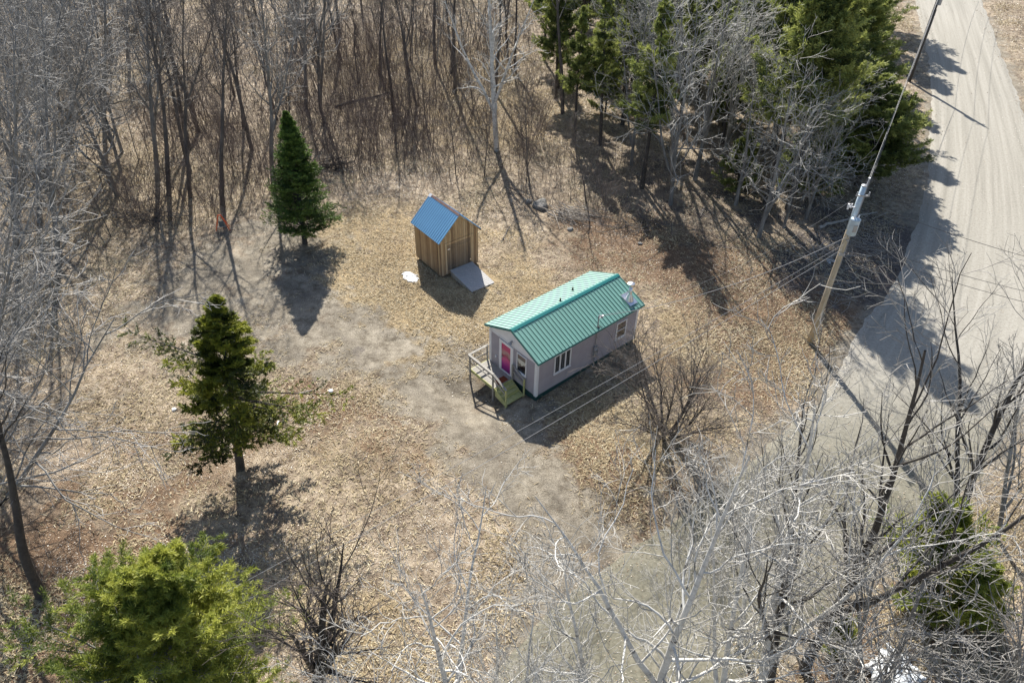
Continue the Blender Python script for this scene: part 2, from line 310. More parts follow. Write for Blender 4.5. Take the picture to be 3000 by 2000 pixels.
# ------------------------------------------------------------------ mesh helpers
def link(name, verts, faces_flat, loop_tot, m, parent=None, smooth=False, tone=None):
    me = bpy.data.meshes.new(name); verts = np.asarray(verts, np.float32)
    me.vertices.add(len(verts)); me.vertices.foreach_set('co', verts.ravel())
    faces_flat = np.asarray(faces_flat, np.int32); loop_tot = np.asarray(loop_tot, np.int32)
    me.loops.add(len(faces_flat)); me.loops.foreach_set('vertex_index', faces_flat)
    me.polygons.add(len(loop_tot)); st = np.concatenate([[0], np.cumsum(loop_tot)[:-1]]).astype(np.int32)
    me.polygons.foreach_set('loop_start', st); me.polygons.foreach_set('loop_total', loop_tot)
    me.polygons.foreach_set('use_smooth', np.full(len(loop_tot), bool(smooth)))
    if tone is not None:
        a = me.attributes.new('tone', 'FLOAT', 'FACE'); a.data.foreach_set('value', np.asarray(tone, np.float32))
    me.update(calc_edges=True); me.materials.append(m)
    o = bpy.data.objects.new(name, me); C.objects.link(o)
    if parent: o.parent = parent
    return o
class MB:
    def __init__(s): s.v = []; s.f = []
    def add(s, v, f):
        n = len(s.v); s.v += [tuple(p) for p in v]; s.f += [[i + n for i in q] for q in f]; return s
    def box(s, x0, x1, y0, y1, z0, z1):
        v = [(x0, y0, z0), (x1, y0, z0), (x1, y1, z0), (x0, y1, z0), (x0, y0, z1), (x1, y0, z1), (x1, y1, z1), (x0, y1, z1)]
        return s.add(v, [(0, 3, 2, 1), (4, 5, 6, 7), (0, 1, 5, 4), (1, 2, 6, 5), (2, 3, 7, 6), (3, 0, 4, 7)])
    def bar(s, a, b, w, h, up=(0, 0, 1)):
        a = Vector(a); b = Vector(b); d = (b - a).normalized(); sx = d.cross(Vector(up))
        if sx.length < 1e-4: sx = d.cross(Vector((0, 1, 0)))
        sx.normalize(); u = sx.cross(d); sx *= w / 2; u *= h / 2
        v = [a - sx - u, a + sx - u, a + sx + u, a - sx + u, b - sx - u, b + sx - u, b + sx + u, b - sx + u]
        return s.add(v, [(0, 1, 2, 3), (7, 6, 5, 4), (0, 4, 5, 1), (1, 5, 6, 2), (2, 6, 7, 3), (3, 7, 4, 0)])
    def tube(s, pts, r, n=8, cap=True):
        pts = [Vector(p) for p in pts]; rs = r if isinstance(r, (list, tuple)) else [r] * len(pts); V = []; F = []
        for i, p in enumerate(pts):
            d = (pts[min(i + 1, len(pts) - 1)] - pts[max(i - 1, 0)]).normalized()
            a = d.cross(Vector((0, 0, 1)) if abs(d.z) < .95 else Vector((1, 0, 0))).normalized(); b = d.cross(a)
            V += [p + (a * math.cos(6.28318 * k / n) + b * math.sin(6.28318 * k / n)) * rs[i] for k in range(n)]
        for i in range(len(pts) - 1):
            F += [(i * n + k, i * n + (k + 1) % n, (i + 1) * n + (k + 1) % n, (i + 1) * n + k) for k in range(n)]
        if cap: F += [tuple(range(n))[::-1], tuple((len(pts) - 1) * n + k for k in range(n))]
        return s.add(V, F)
    def build(s, name, m, parent=None, smooth=False):
        ff = [i for q in s.f for i in q]
        return link(name, s.v, ff, [len(q) for q in s.f], m, parent, smooth)
def tag(o, label=None, cat=None, group=None, kind=None):
    if label: o['label'] = label
    if cat: o['category'] = cat
    if group: o['group'] = group
    if kind: o['kind'] = kind
    return o
def empty(name, loc=(0, 0, 0), rz=0):
    o = bpy.data.objects.new(name, None); C.objects.link(o); o.location = loc; o.rotation_euler = (0, 0, rz); o.empty_display_size = .3
    return o

# ------------------------------------------------------------------ ground, road
def stretched(a, b, step, far, lo=True):
    c = list(np.arange(a, b + 1e-6, step)); s = step; x = b
    while x < far: s *= 1.35; x += s; c.append(x)
    s = step; x = a
    while x > -far: s *= 1.35; x -= s; c.insert(0, x)
    return np.array(c)
gx = stretched(-46, 46, .22, 2500); gy = stretched(6, 72, .22, 2500)
XX, YY = np.meshgrid(gx, gy); zz = gz(XX.ravel(), YY.ravel()); fl = (np.hypot(XX, YY).ravel() > 160); zz[fl] = 0
nx, ny = len(gx), len(gy); idx = np.arange(nx * ny).reshape(ny, nx)
q = np.stack([idx[:-1, :-1], idx[:-1, 1:], idx[1:, 1:], idx[1:, :-1]], -1).reshape(-1, 4)
go = link('ground', np.stack([XX.ravel(), YY.ravel(), zz], -1), q.ravel(), np.full(len(q), 4), M['ground'], smooth=True)
for n, fn in (('dirt', w_dirt), ('straw', w_straw), ('rust', w_rust), ('dark', w_dark_shade), ('rut', w_rut), ('crown', w_crown)):
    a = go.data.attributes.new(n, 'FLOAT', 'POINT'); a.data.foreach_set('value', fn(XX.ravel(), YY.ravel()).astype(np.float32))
tag(go, kind='structure')
def resample(P, n):
    P = np.array(P); d = np.concatenate([[0], np.cumsum(np.hypot(*np.diff(P, axis=0).T))])
    # corresponding stations keep the same index fraction
    t = np.linspace(0, len(P) - 1, n); i = np.arange(len(P))
    x = np.interp(t, i, P[:, 0]); y = np.interp(t, i, P[:, 1])
    k = np.ones(9) / 9; xs = np.convolve(np.pad(x, 4, 'edge'), k, 'valid'); ys = np.convolve(np.pad(y, 4, 'edge'), k, 'valid')
    return np.stack([xs, ys], -1)
n = 900; A = resample(LE, n); B = resample(RE, n); rng = np.random.default_rng(5); m_ = 25
t = np.linspace(0, 1, m_)[None, :, None]; G3 = A[:, None] * (1 - t) + B[:, None] * t
D = (B - A) / np.linalg.norm(B - A, axis=1, keepdims=True)
for E, c0, c1 in ((A, 0, 1), (B, -1, -2)):
    j = (vnoise(E[:, 0], E[:, 1], 1.9, 7) - .5) * .5 + (vnoise(E[:, 0], E[:, 1], .5, 8) - .5) * .3
    G3[:, c0] += D * j[:, None]; G3[:, c1] += D * j[:, None] * .6
V = np.concatenate([G3, np.full((n, m_, 1), 0.012)], -1)
V[:, [0, -1], 2] = -.12; V[:, [1, -2], 2] = 0.0
idx = np.arange(n * m_).reshape(n, m_); q = np.stack([idx[:-1, :-1], idx[:-1, 1:], idx[1:, 1:], idx[1:, :-1]], -1).reshape(-1, 4)
ro = link('road', V.reshape(-1, 3), q.ravel(), np.full(len(q), 4), M['road'], smooth=True); tag(ro, kind='structure')
ac = np.broadcast_to(t[..., 0], (n, m_)).ravel()
mid = (A + B) / 2; al = np.concatenate([[0], np.cumsum(np.hypot(*np.diff(mid, axis=0).T))]); al = np.repeat(al, m_)
ol = np.clip((32 - V[..., 1].ravel()) / 9, 0, 1)
for nm, val in (('across', ac), ('along', al / 30), ('olive', ol)):
    a = ro.data.attributes.new(nm, 'FLOAT', 'POINT'); a.data.foreach_set('value', val.astype(np.float32))

# ------------------------------------------------------------------ the cottage
L_, W_, WH, RH, OH, OE = 7.545, 3.723, 2.758, .782, .161, .232
SL = RH / (W_ / 2); th_ = math.atan(SL)
house = tag(empty('cottage', (HX, HY, 0), HR), 'small mauve sided cottage with green metal roof and pink front door', 'house')
w = MB()
w.add([(0, 0, .25), (L_, 0, .25), (L_, W_, .25), (0, W_, .25), (0, 0, WH), (L_, 0, WH), (L_, W_, WH), (0, W_, WH), (0, W_ / 2, WH + RH), (L_, W_ / 2, WH + RH)],
      [(0, 1, 5, 4), (1, 2, 6, 9, 5), (2, 3, 7, 6), (3, 0, 4, 8, 7), (4, 5, 9, 8), (6, 7, 8, 9), (0, 3, 2, 1)]).build('wall', M['siding'], house)
MB().box(.03, L_ - .03, .03, W_ - .03, -.75, .247).build('skirting', M['skirt'], house)
g = MB(); gz0 = 2.47
for x0, x1 in ((-.014, -.002),):
    yy = (gz0 - WH) / SL
    g.add([(x0, 0.0, gz0), (x0, W_, gz0), (x0, W_, WH - .012), (x0, W_ / 2, WH + RH - .012), (x0, 0.0, WH - .012)] + [(x1, 0.0, gz0), (x1, W_, gz0), (x1, W_, WH - .012), (x1, W_ / 2, WH + RH - .012), (x1, 0.0, WH - .012)],
          [(0, 1, 2, 3, 4)[::-1], (5, 6, 7, 8, 9), (0, 1, 6, 5), (0, 5, 9, 4), (1, 2, 7, 6), (4, 9, 8, 3), (3, 8, 7, 2)])
g.box(-.03, -.016, 0, W_, gz0 - .05, gz0 + .02)
tag(g.build('gable_panel', M['white'], house))
def corner(x, y, sx, sy):
    c = MB(); c.box(*sorted((x - sx * .016, x + sx * .13)), *sorted((y - sy * .02, y - sy * .004)), .22, gz0 - .07)
    c.box(*sorted((x - sx * .022, x - sx * .004)), *sorted((y - sy * .023, y + sy * .15)), .22, gz0 - .07)
    c.build('corner_board', M['white'], house)
corner(0, 0, 1, 1); corner(L_, 0, -1, 1); corner(0, W_, 1, -1); corner(L_, W_, -1, -1)
MB().box(.14, L_ - .14, -.02, -.003, WH - .2, WH - .1).build('frieze_board', M['siding'], house)
# roof slopes with ribs, drip edges
r = MB()
def slope_pts(y, side):  # side 1: right slope (low y)
    return WH + SL * y
for side in (1, -1):
    f = (lambda y: y) if side == 1 else (lambda y: W_ - y)
    y0, y1 = -OE, W_ / 2
    nrm = Vector((0, -SL * side, 1)).normalized()
    a = [Vector((x, f(y), WH + SL * y)) for x, y in ((-OH, y0), (L_ + OH, y0), (L_ + OH, y1), (-OH, y1))]
    lo = [p + nrm * .004 for p in a]; hi = [p + nrm * .03 for p in a]
    F = [(0, 1, 2, 3)[::-1], (4, 5, 6, 7), (0, 4, 5, 1)[::-1] if 0 else (0, 1, 5, 4), (1, 2, 6, 5), (2, 3, 7, 6), (3, 0, 4, 7)]
    r.add(lo + hi, F)
    k = 0; nr = 33
    for k in range(nr + 1):
        x = -OH + .02 + (L_ + 2 * OH - .04) * k / nr
        p0 = Vector((x, f(y0 - .006), WH + SL * (y0 - .006))) + nrm * .046; p1 = Vector((x, f(y1 - .02), WH + SL * (y1 - .02))) + nrm * .046
        r.bar(p0, p1, .03, .028, up=nrm)
        if k < nr:
            pass
roof = r.build('roof', M['roof'], house)
rc = MB()
for s in (1, -1):
    yc = W_ / 2; d = .14
    p = [Vector((-OH - .012, yc, WH + RH + .078)), Vector((L_ + OH + .012, yc, WH + RH + .078)), Vector((L_ + OH + .012, yc + s * d, WH + RH + .078 - SL * d)), Vector((-OH - .012, yc + s * d, WH + RH + .078 - SL * d))]
    lo = [q_ - Vector((0, 0, .012)) for q_ in p]
    rc.add(p + lo, [(0, 1, 2, 3) if s < 0 else (3, 2, 1, 0), (4, 5, 6, 7) if s > 0 else (7, 6, 5, 4), (2, 3, 7, 6), (0, 3, 7, 4), (1, 2, 6, 5)])
rc.build('ridge_cap', M['ridge'], roof)
rk = MB()
for s in (1, -1):
    f = (lambda y: y) if s == 1 else (lambda y: W_ - y)
    for x in (-OH - .006, L_ + OH + .006):
        rk.bar((x, f(-OE - .008), WH + SL * (-OE) - .03), (x, f(W_ / 2), WH + RH - .03), .014, .1, up=(0, -SL * s, 1))
    rk.bar((-OH - .014, f(-OE - .016), WH - SL * OE - .03), (L_ + OH + .014, f(-OE - .016), WH - SL * OE - .03), .014, .09)
rk.build('fascia', M['ridge'], roof)
# plumbing vents
for x, y in ((5.07, 2.75), (3.63, 2.24)):
    z = WH + SL * (W_ - y)
    v = MB().tube([(x, y, z - .02), (x, y, z + .05), (x, y, z + .06), (x, y, z + .22)], [.1, .07, .045, .045], 12).build('plumbing_vent', M['black'], roof)
# flue
fx, fy = 7.1, .38; fz = WH + SL * fy
ch = MB().tube([(fx, fy, fz - .05), (fx, fy, fz + .95)], .095, 16).build('flue_pipe', M['chrome'], house, True)
nrm = Vector((0, -SL, 1)).normalized(); fl_ = MB()
def rp(x, y, h): return Vector((x, y, WH + SL * y)) + nrm * h
fl_.add([rp(fx - .3, fy - .34, .068), rp(fx + .3, fy - .34, .068), rp(fx + .3, fy + .4, .068), rp(fx - .3, fy + .4, .068), rp(fx - .3, fy - .34, .08), rp(fx + .3, fy - .34, .08), rp(fx + .3, fy + .4, .08), rp(fx - .3, fy + .4, .08)],
        [(3, 2, 1, 0), (4, 5, 6, 7), (0, 1, 5, 4), (1, 2, 6, 5), (2, 3, 7, 6), (3, 0, 4, 7)])
fl_.tube([(fx, fy, fz + .02), (fx, fy, fz + .3), (fx, fy, fz + .42)], [.25, .15, .1], 16)
fl_.build('flashing', M['chrome'], ch, False)
cp = MB().tube([(fx, fy, fz + .93), (fx, fy, fz + .98), (fx, fy, fz + 1.1), (fx, fy, fz + 1.12), (fx, fy, fz + 1.16)], [.13, .17, .17, .19, .06], 18).build('flue_cap', M['chrome'], ch)
MB().bar((fx - .1, fy, fz + .65), (fx - .33, fy + .42, fz + .22), .025, .025).bar((fx + .1, fy, fz + .65), (fx + .28, fy + .42, fz + .22), .025, .025).build('brace', M['dull_metal'], ch)
# windows and door
def window(plane, a0, a1, z0, z1, fw=.07, mull=(), hb=None, extras=True):
    """plane 'f': front wall (x=0), 'r': right wall (y=0)"""
    def bx(mb, p, q_, r0, r1, d0, d1):
        if plane == 'f': mb.box(-d1, -d0, p, q_, r0, r1)
        else: mb.box(p, q_, -d1, -d0, r0, r1)
    fr = MB()
    bx(fr, a0, a0 + fw, z0, z1, .004, .05); bx(fr, a1 - fw, a1, z0, z1, .004, .05)
    bx(fr, a0 + fw, a1 - fw, z1 - fw, z1, .004, .048); bx(fr, a0 + fw, a1 - fw, z0, z0 + fw, .004, .048)
    for mx in mull: bx(fr, mx - .045, mx + .045, z0 + fw, z1 - fw, .004, .044)
    if hb: bx(fr, a0 + fw, a1 - fw, hb - .022, hb + .022, .004, .036)
    bx(fr, a0 - .03, a1 + .03, z0 - .035, z0 - .002, .004, .075)
    o = fr.build('window', M['white'], house)
    gl = MB(); bx(gl, a0 + fw, a1 - fw, z0 + fw, z1 - fw, .006, .014); gl.build('pane', M['glass'], o)
    return o, bx
wn, bx = window('f', .76, 1.5, 1.1, 2.3, .055)
cu = MB()
for (p, q_, r0, r1) in ((.83, 1.43, 1.98, 2.23),): bx(cu, p, q_, r0, r1, .016, .021)
cu.build('blind', M['curtain_brown'], wn)
cu = MB(); cu.add([(-.023, .83, 1.95), (-.023, 1.43, 1.95), (-.023, 1.43, 1.75), (-.023, 1.3, 1.66), (-.023, 1.22, 1.72), (-.023, 1.1, 1.56), (-.023, 1.02, 1.72), (-.023, .93, 1.7), (-.023, .83, 1.86)], [(0, 1, 2, 3, 4, 5, 6, 7, 8)])
cu.add([(-.018, .83, 1.95), (-.018, 1.43, 1.95), (-.018, 1.43, 1.75), (-.018, 1.3, 1.66), (-.018, 1.22, 1.72), (-.018, 1.1, 1.56), (-.018, 1.02, 1.72), (-.018, .93, 1.7), (-.018, .83, 1.86)], [(8, 7, 6, 5, 4, 3, 2, 1, 0)])
cu.build('valance', M['curtain'], wn)
wn, bx = window('r', 1.19, 2.37, 1.1, 2.32, .07, mull=(1.6, 1.98))
lat = MB()
for c0, c1 in ((1.26, 1.555), (1.645, 1.935), (2.025, 2.3)):
    for k in range(1, 8): bx(lat, c0, c1, 1.17 + k * 1.08 / 8 - .005, 1.17 + k * 1.08 / 8 + .005, .015, .02)
    bx(lat, (c0 + c1) / 2 - .005, (c0 + c1) / 2 + .005, 1.17, 2.25, .0205, .023)
lat.build('grille', M['dull_metal'], wn)
wn, bx = window('r', 5.82, 6.64, 1.0, 2.14, .075, hb=1.56)
for q4 in ((5.9, 6.12, 1.62, 2.06), (6.3, 6.56, 1.72, 2.06), (5.92, 6.2, 1.1, 1.3)):
    cu = MB(); bx(cu, *q4, .016, .02); cu.build('curtain', M['curtain_brown'], wn)
dr = MB(); dr.box(-.06, -.004, 2.70, 2.88, .33, 2.36); dr.box(-.06, -.004, 1.78, 1.98, .33, 2.36); dr.box(-.058, -.004, 1.98, 2.70, 2.2, 2.358); dr.box(-.075, -.004, 1.98, 2.7, .33, .4)
dfm = dr.build('door_frame', M['white'], house)
dd = MB().box(-.035, -.006, 1.985, 2.695, .405, 2.195).build('door', M['door'], dfm)
MB().bar((-.04, 2.64, 1.3), (-.09, 2.64, 1.3), .03, .03).bar((-.085, 2.66, 1.3), (-.085, 2.54, 1.3), .02, .03).build('door_handle', M['dull_metal'], dfm)
pl = MB().tube([(-.015, 1.9, 2.72), (-.12, 1.9, 2.72)], .06, 10).tube([(-.12, 1.9, 2.7), (-.17, 1.84, 2.62)], [.05, .07], 10).tube([(-.12, 1.9, 2.7), (-.17, 1.98, 2.62)], [.05, .07], 10)
pl.build('porch_light', M['dull_metal'], house)
MB().box(-.05, -.004, 3.14, 3.23, .84, .98).build('outlet_box', M['white'], house)
mt = MB().tube([(4.2, -.06, -.15), (4.2, -.06, .85)], .035, 8).tube([(4.2, -.06, 1.45), (4.2, -.06, WH - .05), (4.2, -.06, 3.45)], .03, 8).tube([(4.2, -.06, 3.4), (4.2, -.1, 3.52), (4.28, -.18, 3.5), (4.3, -.2, 3.4)], .05, 8)
mt = mt.build('service_mast', M['dull_metal'], house)
MB().box(4.07, 4.33, -.14, -.004, .85, 1.45).build('meter_box', M['dull_metal'], mt)
MB().tube([(4.2, -.14, 1.22), (4.2, -.22, 1.22)], .085, 14).build('meter', M['chrome'], mt)
MB().tube([(4.2, -.06, WH - .02), (4.2, -.06, WH + .05)], [.12, .05], 10).build('roof_boot', M['black'], mt)
pw = [(4.4, -.1, 3.35)]
MB().tube([(4.22, -.06, 3.32), (4.5, -.06, 3.34)], .035, 8).tube([(4.5, -.06, 3.3), (4.5, -.06, 3.38)], .06, 8).build('insulator', M['white'], mt)
# pipe standing by the meter
# ---- deck
dz = .34
deck = tag(empty('entry_deck', tuple(hloc(0, 0)) + (0,), HR), 'greenish treated timber entry deck with railing and steps at the pink door', 'deck')
DX0, DX1, DY0, DY1 = -1.28, -.05, 1.78, 3.75
b_ = MB(); nb = 14
for k in range(nb):
    y0 = DY0 + (DY1 - DY0) * k / nb; b_.box(DX0, DX1, y0 + .004, y0 + (DY1 - DY0) / nb - .006, dz - .03, dz)
b_.build('deck_boards', M['grey_wood'], deck)
f_ = MB().box(DX0 - .035, DX0 - .002, DY0 - .04, DY1 + .04, dz - .2, dz - .005).box(DX0, DX1, DY1 + .004, DY1 + .037, dz - .2, dz - .005).box(DX0, DX1, DY0 - .04, DY0 - .006, dz - .2, dz - .032)
f_.build('rim_joist', M['pressure_wood'], deck)
def gl_(x, y): 
    p = hloc(x, y); return gzf(*p)
posts = [(DX0 - .08, DY1 - .02, dz + .98), (DX0 - .08, DY0 + .04, dz + .98), (DX1 + .0 - .04, DY1 + .085, dz + .98), (DX0 - .08 + .02, .80, dz + .55), (-.10, .80, dz + .62), (-.10, 1.74, dz + .98)]
for i, (x, y, zt) in enumerate(posts):
    MB().box(x - .037, x + .037, y - .037, y + .037, gl_(x, y) - .1, zt).build('post', M['pressure_wood' if 1 < i < 5 and i != 2 else 'grey_wood'], deck)
rl = MB()
def rail(mb, a, b, w=.04, h=.09): mb.bar(a, b, w, h)
x = DX0 - .08
rl.bar((x, DY0, dz + .99), (x, DY1 + .05, dz + .99), .13, .035); rl.bar((x - .055, DY0, dz + .93), (x - .055, DY1 + .05, dz + .93), .02, .07); rl.bar((x + .06, DY0, dz + .52), (x + .06, DY1 + .05, dz + .52), .03, .07)
y = DY1 + .085
rl.bar((x, y, dz + .965), (-.03, y, dz + .965), .13, .03); rl.bar((x, y - .055, dz + .52), (-.03, y - .055, dz + .52), .03, .07)
rl.build('railing', M['grey_wood'], deck)
hr = MB().bar((x, DY0 + .02, dz + .99), (x + .02, .78, dz + .56), .12, .035).bar((x + .02, DY0, dz + .6), (x + .03, .8, dz + .18), .03, .09)
hr.build('handrail', M['grey_wood'], deck)
hr = MB().bar((-.10, 1.76, dz + .99), (-.10, .78, dz + .62), .07, .04).bar((-.10, 1.74, dz + .55), (-.10, .8, dz + .2), .03, .09)
hr.build('handrail', M['grey_wood'], deck)
zb = gl_(-.7, .8)
ns = 4; rise = (dz - zb - .02) / (ns)
st = MB(); run = .27
for k in range(1, ns + 1 - 0):
    zt = dz - rise * k
    if k == ns: zt = zb + .06
    y1 = DY0 - .04 - run * (k - 1); y0 = y1 - run - (.16 if k == ns - 1 else 0)
    o = MB().box(-1.24, -.17, y0, y1 - .004, zt - .04, zt); o.box(-1.24, -.17, y1 - .03, y1 - .005, zt, zt + rise - .042)
    if k < ns: o.build('step', M['pressure_wood'], deck)
sg = MB()
for sx in (-1.27, -.14):
    sg.add([(sx - .02, DY0 - .04, dz - .03), (sx - .02, DY0 - .04 - run * 3 - .15, zb + .12), (sx - .02, DY0 - .04 - run * 3 - .15, zb - .1), (sx - .02, DY0 - .04, zb + .1),
            (sx + .02, DY0 - .04, dz - .03), (sx + .02, DY0 - .04 - run * 3 - .15, zb + .12), (sx + .02, DY0 - .04 - run * 3 - .15, zb - .1), (sx + .02, DY0 - .04, zb + .1)],
           [(0, 1, 2, 3), (7, 6, 5, 4), (0, 4, 5, 1), (1, 5, 6, 2), (2, 6, 7, 3)])
sg.build('stringer', M['pressure_wood'], deck)
dm = tag(MB().box(-1.0, -.3, DY0 + .03, DY0 + .42, dz + .002, dz + .018).build('doormat', M['mat_red']), 'rust red doormat on the deck at the top of the steps', 'doormat')
dm.location = tuple(hloc(0, 0)) + (0,); dm.rotation_euler = (0, 0, HR)

# ------------------------------------------------------------------ the shed
SX, SY, SR = -2.332, 40.649, 2.243
sL, sW, sWH, sRH, sO = 2.964, 2.842, 2.764, 1.373, .156; sS = sRH / (sW / 2)
su = np.array([math.cos(SR), math.sin(SR)]); sw_ = np.array([-su[1], su[0]])
def sloc(a, b): return np.array([SX, SY]) + su * a + sw_ * b
shed = tag(empty('shed', (SX, SY, 0), SR), 'tall narrow wooden shed with blue metal roof and vertical boards', 'shed')
MB().add([(0, 0, .12), (sL, 0, .12), (sL, sW, .12), (0, sW, .12), (0, 0, sWH), (sL, 0, sWH), (sL, sW, sWH), (0, sW, sWH), (0, sW / 2, sWH + sRH), (sL, sW / 2, sWH + sRH)],
         [(0, 1, 5, 4), (1, 2, 6, 9, 5), (2, 3, 7, 6), (3, 0, 4, 8, 7), (0, 3, 2, 1)]).build('wall', M['cedar'], shed)
bt = MB()
for k in range(1, 19):
    y = sW * k / 19; zt = sWH + sS * min(y, sW - y) - .03
    if .55 < y < 2.37: bt.box(-.018, -.002, y - .016, y + .016, 2.32, zt)
    else: bt.box(-.018, -.002, y - .016, y + .016, .16, zt)
for k in range(0, 20):
    x = .02 + (sL - .04) * k / 19; bt.box(x - .016, x + .016, sW + .002, sW + .018, .16, sWH - .05); bt.box(x - .016, x + .016, -.018, -.002, .16, sWH - .05)
bt.build('batten', M['cedar'], shed)['kind'] = 'stuff'
sr = MB()
for s in (1, -1):
    f = (lambda y: y) if s == 1 else (lambda y: sW - y); nrm = Vector((0, -sS * s, 1)).normalized()
    a = [Vector((x, f(y), sWH + sS * y)) for x, y in ((-sO, -sO), (sL + sO, -sO), (sL + sO, sW / 2), (-sO, sW / 2))]
    sr.add([p + nrm * .002 for p in a] + [p + nrm * .028 for p in a], [(3, 2, 1, 0), (4, 5, 6, 7), (0, 1, 5, 4), (1, 2, 6, 5), (2, 3, 7, 6), (3, 0, 4, 7)])
    for k in range(17):
        x = -sO + .02 + (sL + 2 * sO - .04) * k / 16
        sr.bar(Vector((x, f(-sO - .004), sWH + sS * (-sO))) + nrm * .036, Vector((x, f(sW / 2 - .02), sWH + sS * (sW / 2 - .02))) + nrm * .036, .035, .016, up=nrm)
sroof = sr.build('roof', M['blue_roof'], shed)
rcp = MB()
for s in (1, -1):
    d = .11; yc = sW / 2; zt = sWH + sRH + .062
    p = [Vector((-sO - .01, yc, zt)), Vector((sL + sO - .2, yc, zt)), Vector((sL + sO - .2, yc + s * d, zt - sS * d)), Vector((-sO - .01, yc + s * d, zt - sS * d))]
    rcp.add(p + [q_ - Vector((0, 0, .012)) for q_ in p], [(0, 1, 2, 3), (4, 5, 6, 7), (2, 3, 7, 6), (0, 3, 7, 4), (1, 2, 6, 5)])
M['rust_cap'] = mat('rusty_flashing', [(.14, .07, .05), (.3, .2, .17)], .8, 6)
rcp.build('ridge_cap', M['rust_cap'], sroof)
wt = MB()
for s in (1, -1):
    d = .16; zt = sWH + sRH + .07
    p = [Vector((sL + sO - .22, yc, zt)), Vector((sL + sO + .03, yc, zt)), Vector((sL + sO + .03, yc + s * d, zt - sS * d)), Vector((sL + sO - .22, yc + s * d, zt - sS * d))]
    wt.add(p + [q_ - Vector((0, 0, .012)) for q_ in p], [(0, 1, 2, 3), (4, 5, 6, 7), (2, 3, 7, 6), (0, 3, 7, 4), (1, 2, 6, 5)])
wt.build('cap_end', M['white'], sroof)
fa = MB()
for s in (1, -1):
    f = (lambda y: y) if s == 1 else (lambda y: sW - y)
    fa.bar((-sO + .02, f(-sO), sWH - sS * sO - .055), (-sO + .02, f(sW / 2), sWH + sRH - .055), .022, .09, up=(0, -sS * s, 1))
fa.build('bargeboard', M['cedar'], shed)
dr = MB(); nb = 11
for k in range(nb):
    y0 = .58 + 1.76 * k / nb; dr.box(-.03, -.004, y0 + .004, y0 + 1.76 / nb - .004, .42, 2.24)
sdo = dr.build('door', M['cedar_grey'], shed)
for z in (1.9, .6):
    MB().box(-.05, -.032, .62, 2.3, z, z + .12).build('door_brace', M['cedar_grey'], sdo)
MB().box(-.075, -.052, 2.16, 2.34, 1.93, 1.99).build('hinge', M['chrome'], sdo)
MB().box(-.075, -.052, .6, .66, .6, .7).build('hinge', M['chrome'], sdo)
MB().box(-.045, -.003, .36, 2.5, 2.26, 2.42).box(-.04, -.003, .42, .56, .2, 2.258).box(-.04, -.003, 2.36, 2.5, .2, 2.258).build('door_frame', M['cedar'], shed)
MB().box(.1, sL - .1, .12, .32, -.2, .118).box(.1, sL - .1, sW - .32, sW - .12, -.2, .118).box(.3, .5, .33, sW - .33, -.2, .116).build('skid', M['bark_dark'], shed)
rmp = tag(empty('ramp', (SX, SY, 0), SR), 'grey plank ramp sloping down from the shed door', 'ramp')
b_ = MB(); nb = 15
for k in range(nb):
    t0, t1 = k / nb, (k + 1) / nb - .006; xa = -.06 - 2.42 * t0; xb = -.06 - 2.42 * t1; za = .40 - .29 * t0; zb_ = .40 - .29 * t1
    b_.add([(xa, .5, za), (xa, 2.22, za), (xb, 2.22, zb_), (xb, .5, zb_), (xa, .5, za - .035), (xa, 2.22, za - .035), (xb, 2.22, zb_ - .035), (xb, .5, zb_ - .035)], [(3, 2, 1, 0)[::-1], (7, 6, 5, 4)[::-1][::-1], (0, 4, 5, 1), (1, 5, 6, 2), (2, 6, 7, 3), (3, 7, 4, 0)])
b_.build('ramp_boards', M['ramp_wood'], rmp)
for y in (.52, 1.32, 2.14):
    MB().add([(-.08, y, .36), (-2.46, y, .075), (-2.46, y, -.05), (-.08, y, -.1), (-.08, y + .05, .36), (-2.46, y + .05, .075), (-2.46, y + .05, -.05), (-.08, y + .05, -.1)],
             [(0, 1, 2, 3), (7, 6, 5, 4), (0, 4, 5, 1), (1, 5, 6, 2), (2, 6, 7, 3), (3, 7, 4, 0)]).build('ramp_joist', M['grey_wood'], rmp)

# ------------------------------------------------------------------ utility poles and lines
P1 = np.array([17.105, 33.278]); P2 = np.array([40.265, 76.764]); PH = 9.9
def zpole(px, py): return tip_above(P1, px, py)[2]
b1 = gzf(*P1)
up1 = tag(empty('utility_pole', (*P1, 0)), 'tan wooden utility pole carrying the transformer beside the cottage road', 'utility pole', 'utility poles')
MB().tube([(0, 0, b1 - .3), (0, 0, 3.3), (0, 0, 6.6), (0, 0, PH)], [.175, .16, .145, .125], 14).build('pole', M['pole'], up1, True)
MB().tube([(0, 0, PH - .02), (0, 0, PH + .02), (0, 0, PH + .06)], [.14, .14, .03], 14).build('pole_cap', M['dull_metal'], up1)
MB().tube([(0, 0, 7.45), (0, 0, PH - .03)], [.150, .137], 16).build('pole_top_tube', M['transformer'], up1, True)  # pale blue-grey tube around the upper pole
MB().tube([(.12, -.11, 5.2), (.11, -.10, 7.2), (.10, -.09, PH - .3), (.12, -.07, PH + .35)], .028, 8).tube([(.16, -.05, 6.0), (.15, -.05, PH - .6)], .018, 6).build('conduit', M['wire'], up1)
tr = MB().tube([(-.02, -.36, 7.35), (-.02, -.36, 7.38), (-.02, -.36, 8.2), (-.02, -.36, 8.24), (-.02, -.36, 8.3)], [.2, .235, .235, .25, .12], 18)
tr = tr.build('transformer', M['transformer'], up1, True)
MB().tube([(-.12, -.36, 8.26), (-.14, -.38, 8.5)], [.05, .03], 8).tube([(.08, -.34, 8.26), (.1, -.34, 8.46)], [.05, .03], 8).build('bushing', M['white'], tr)
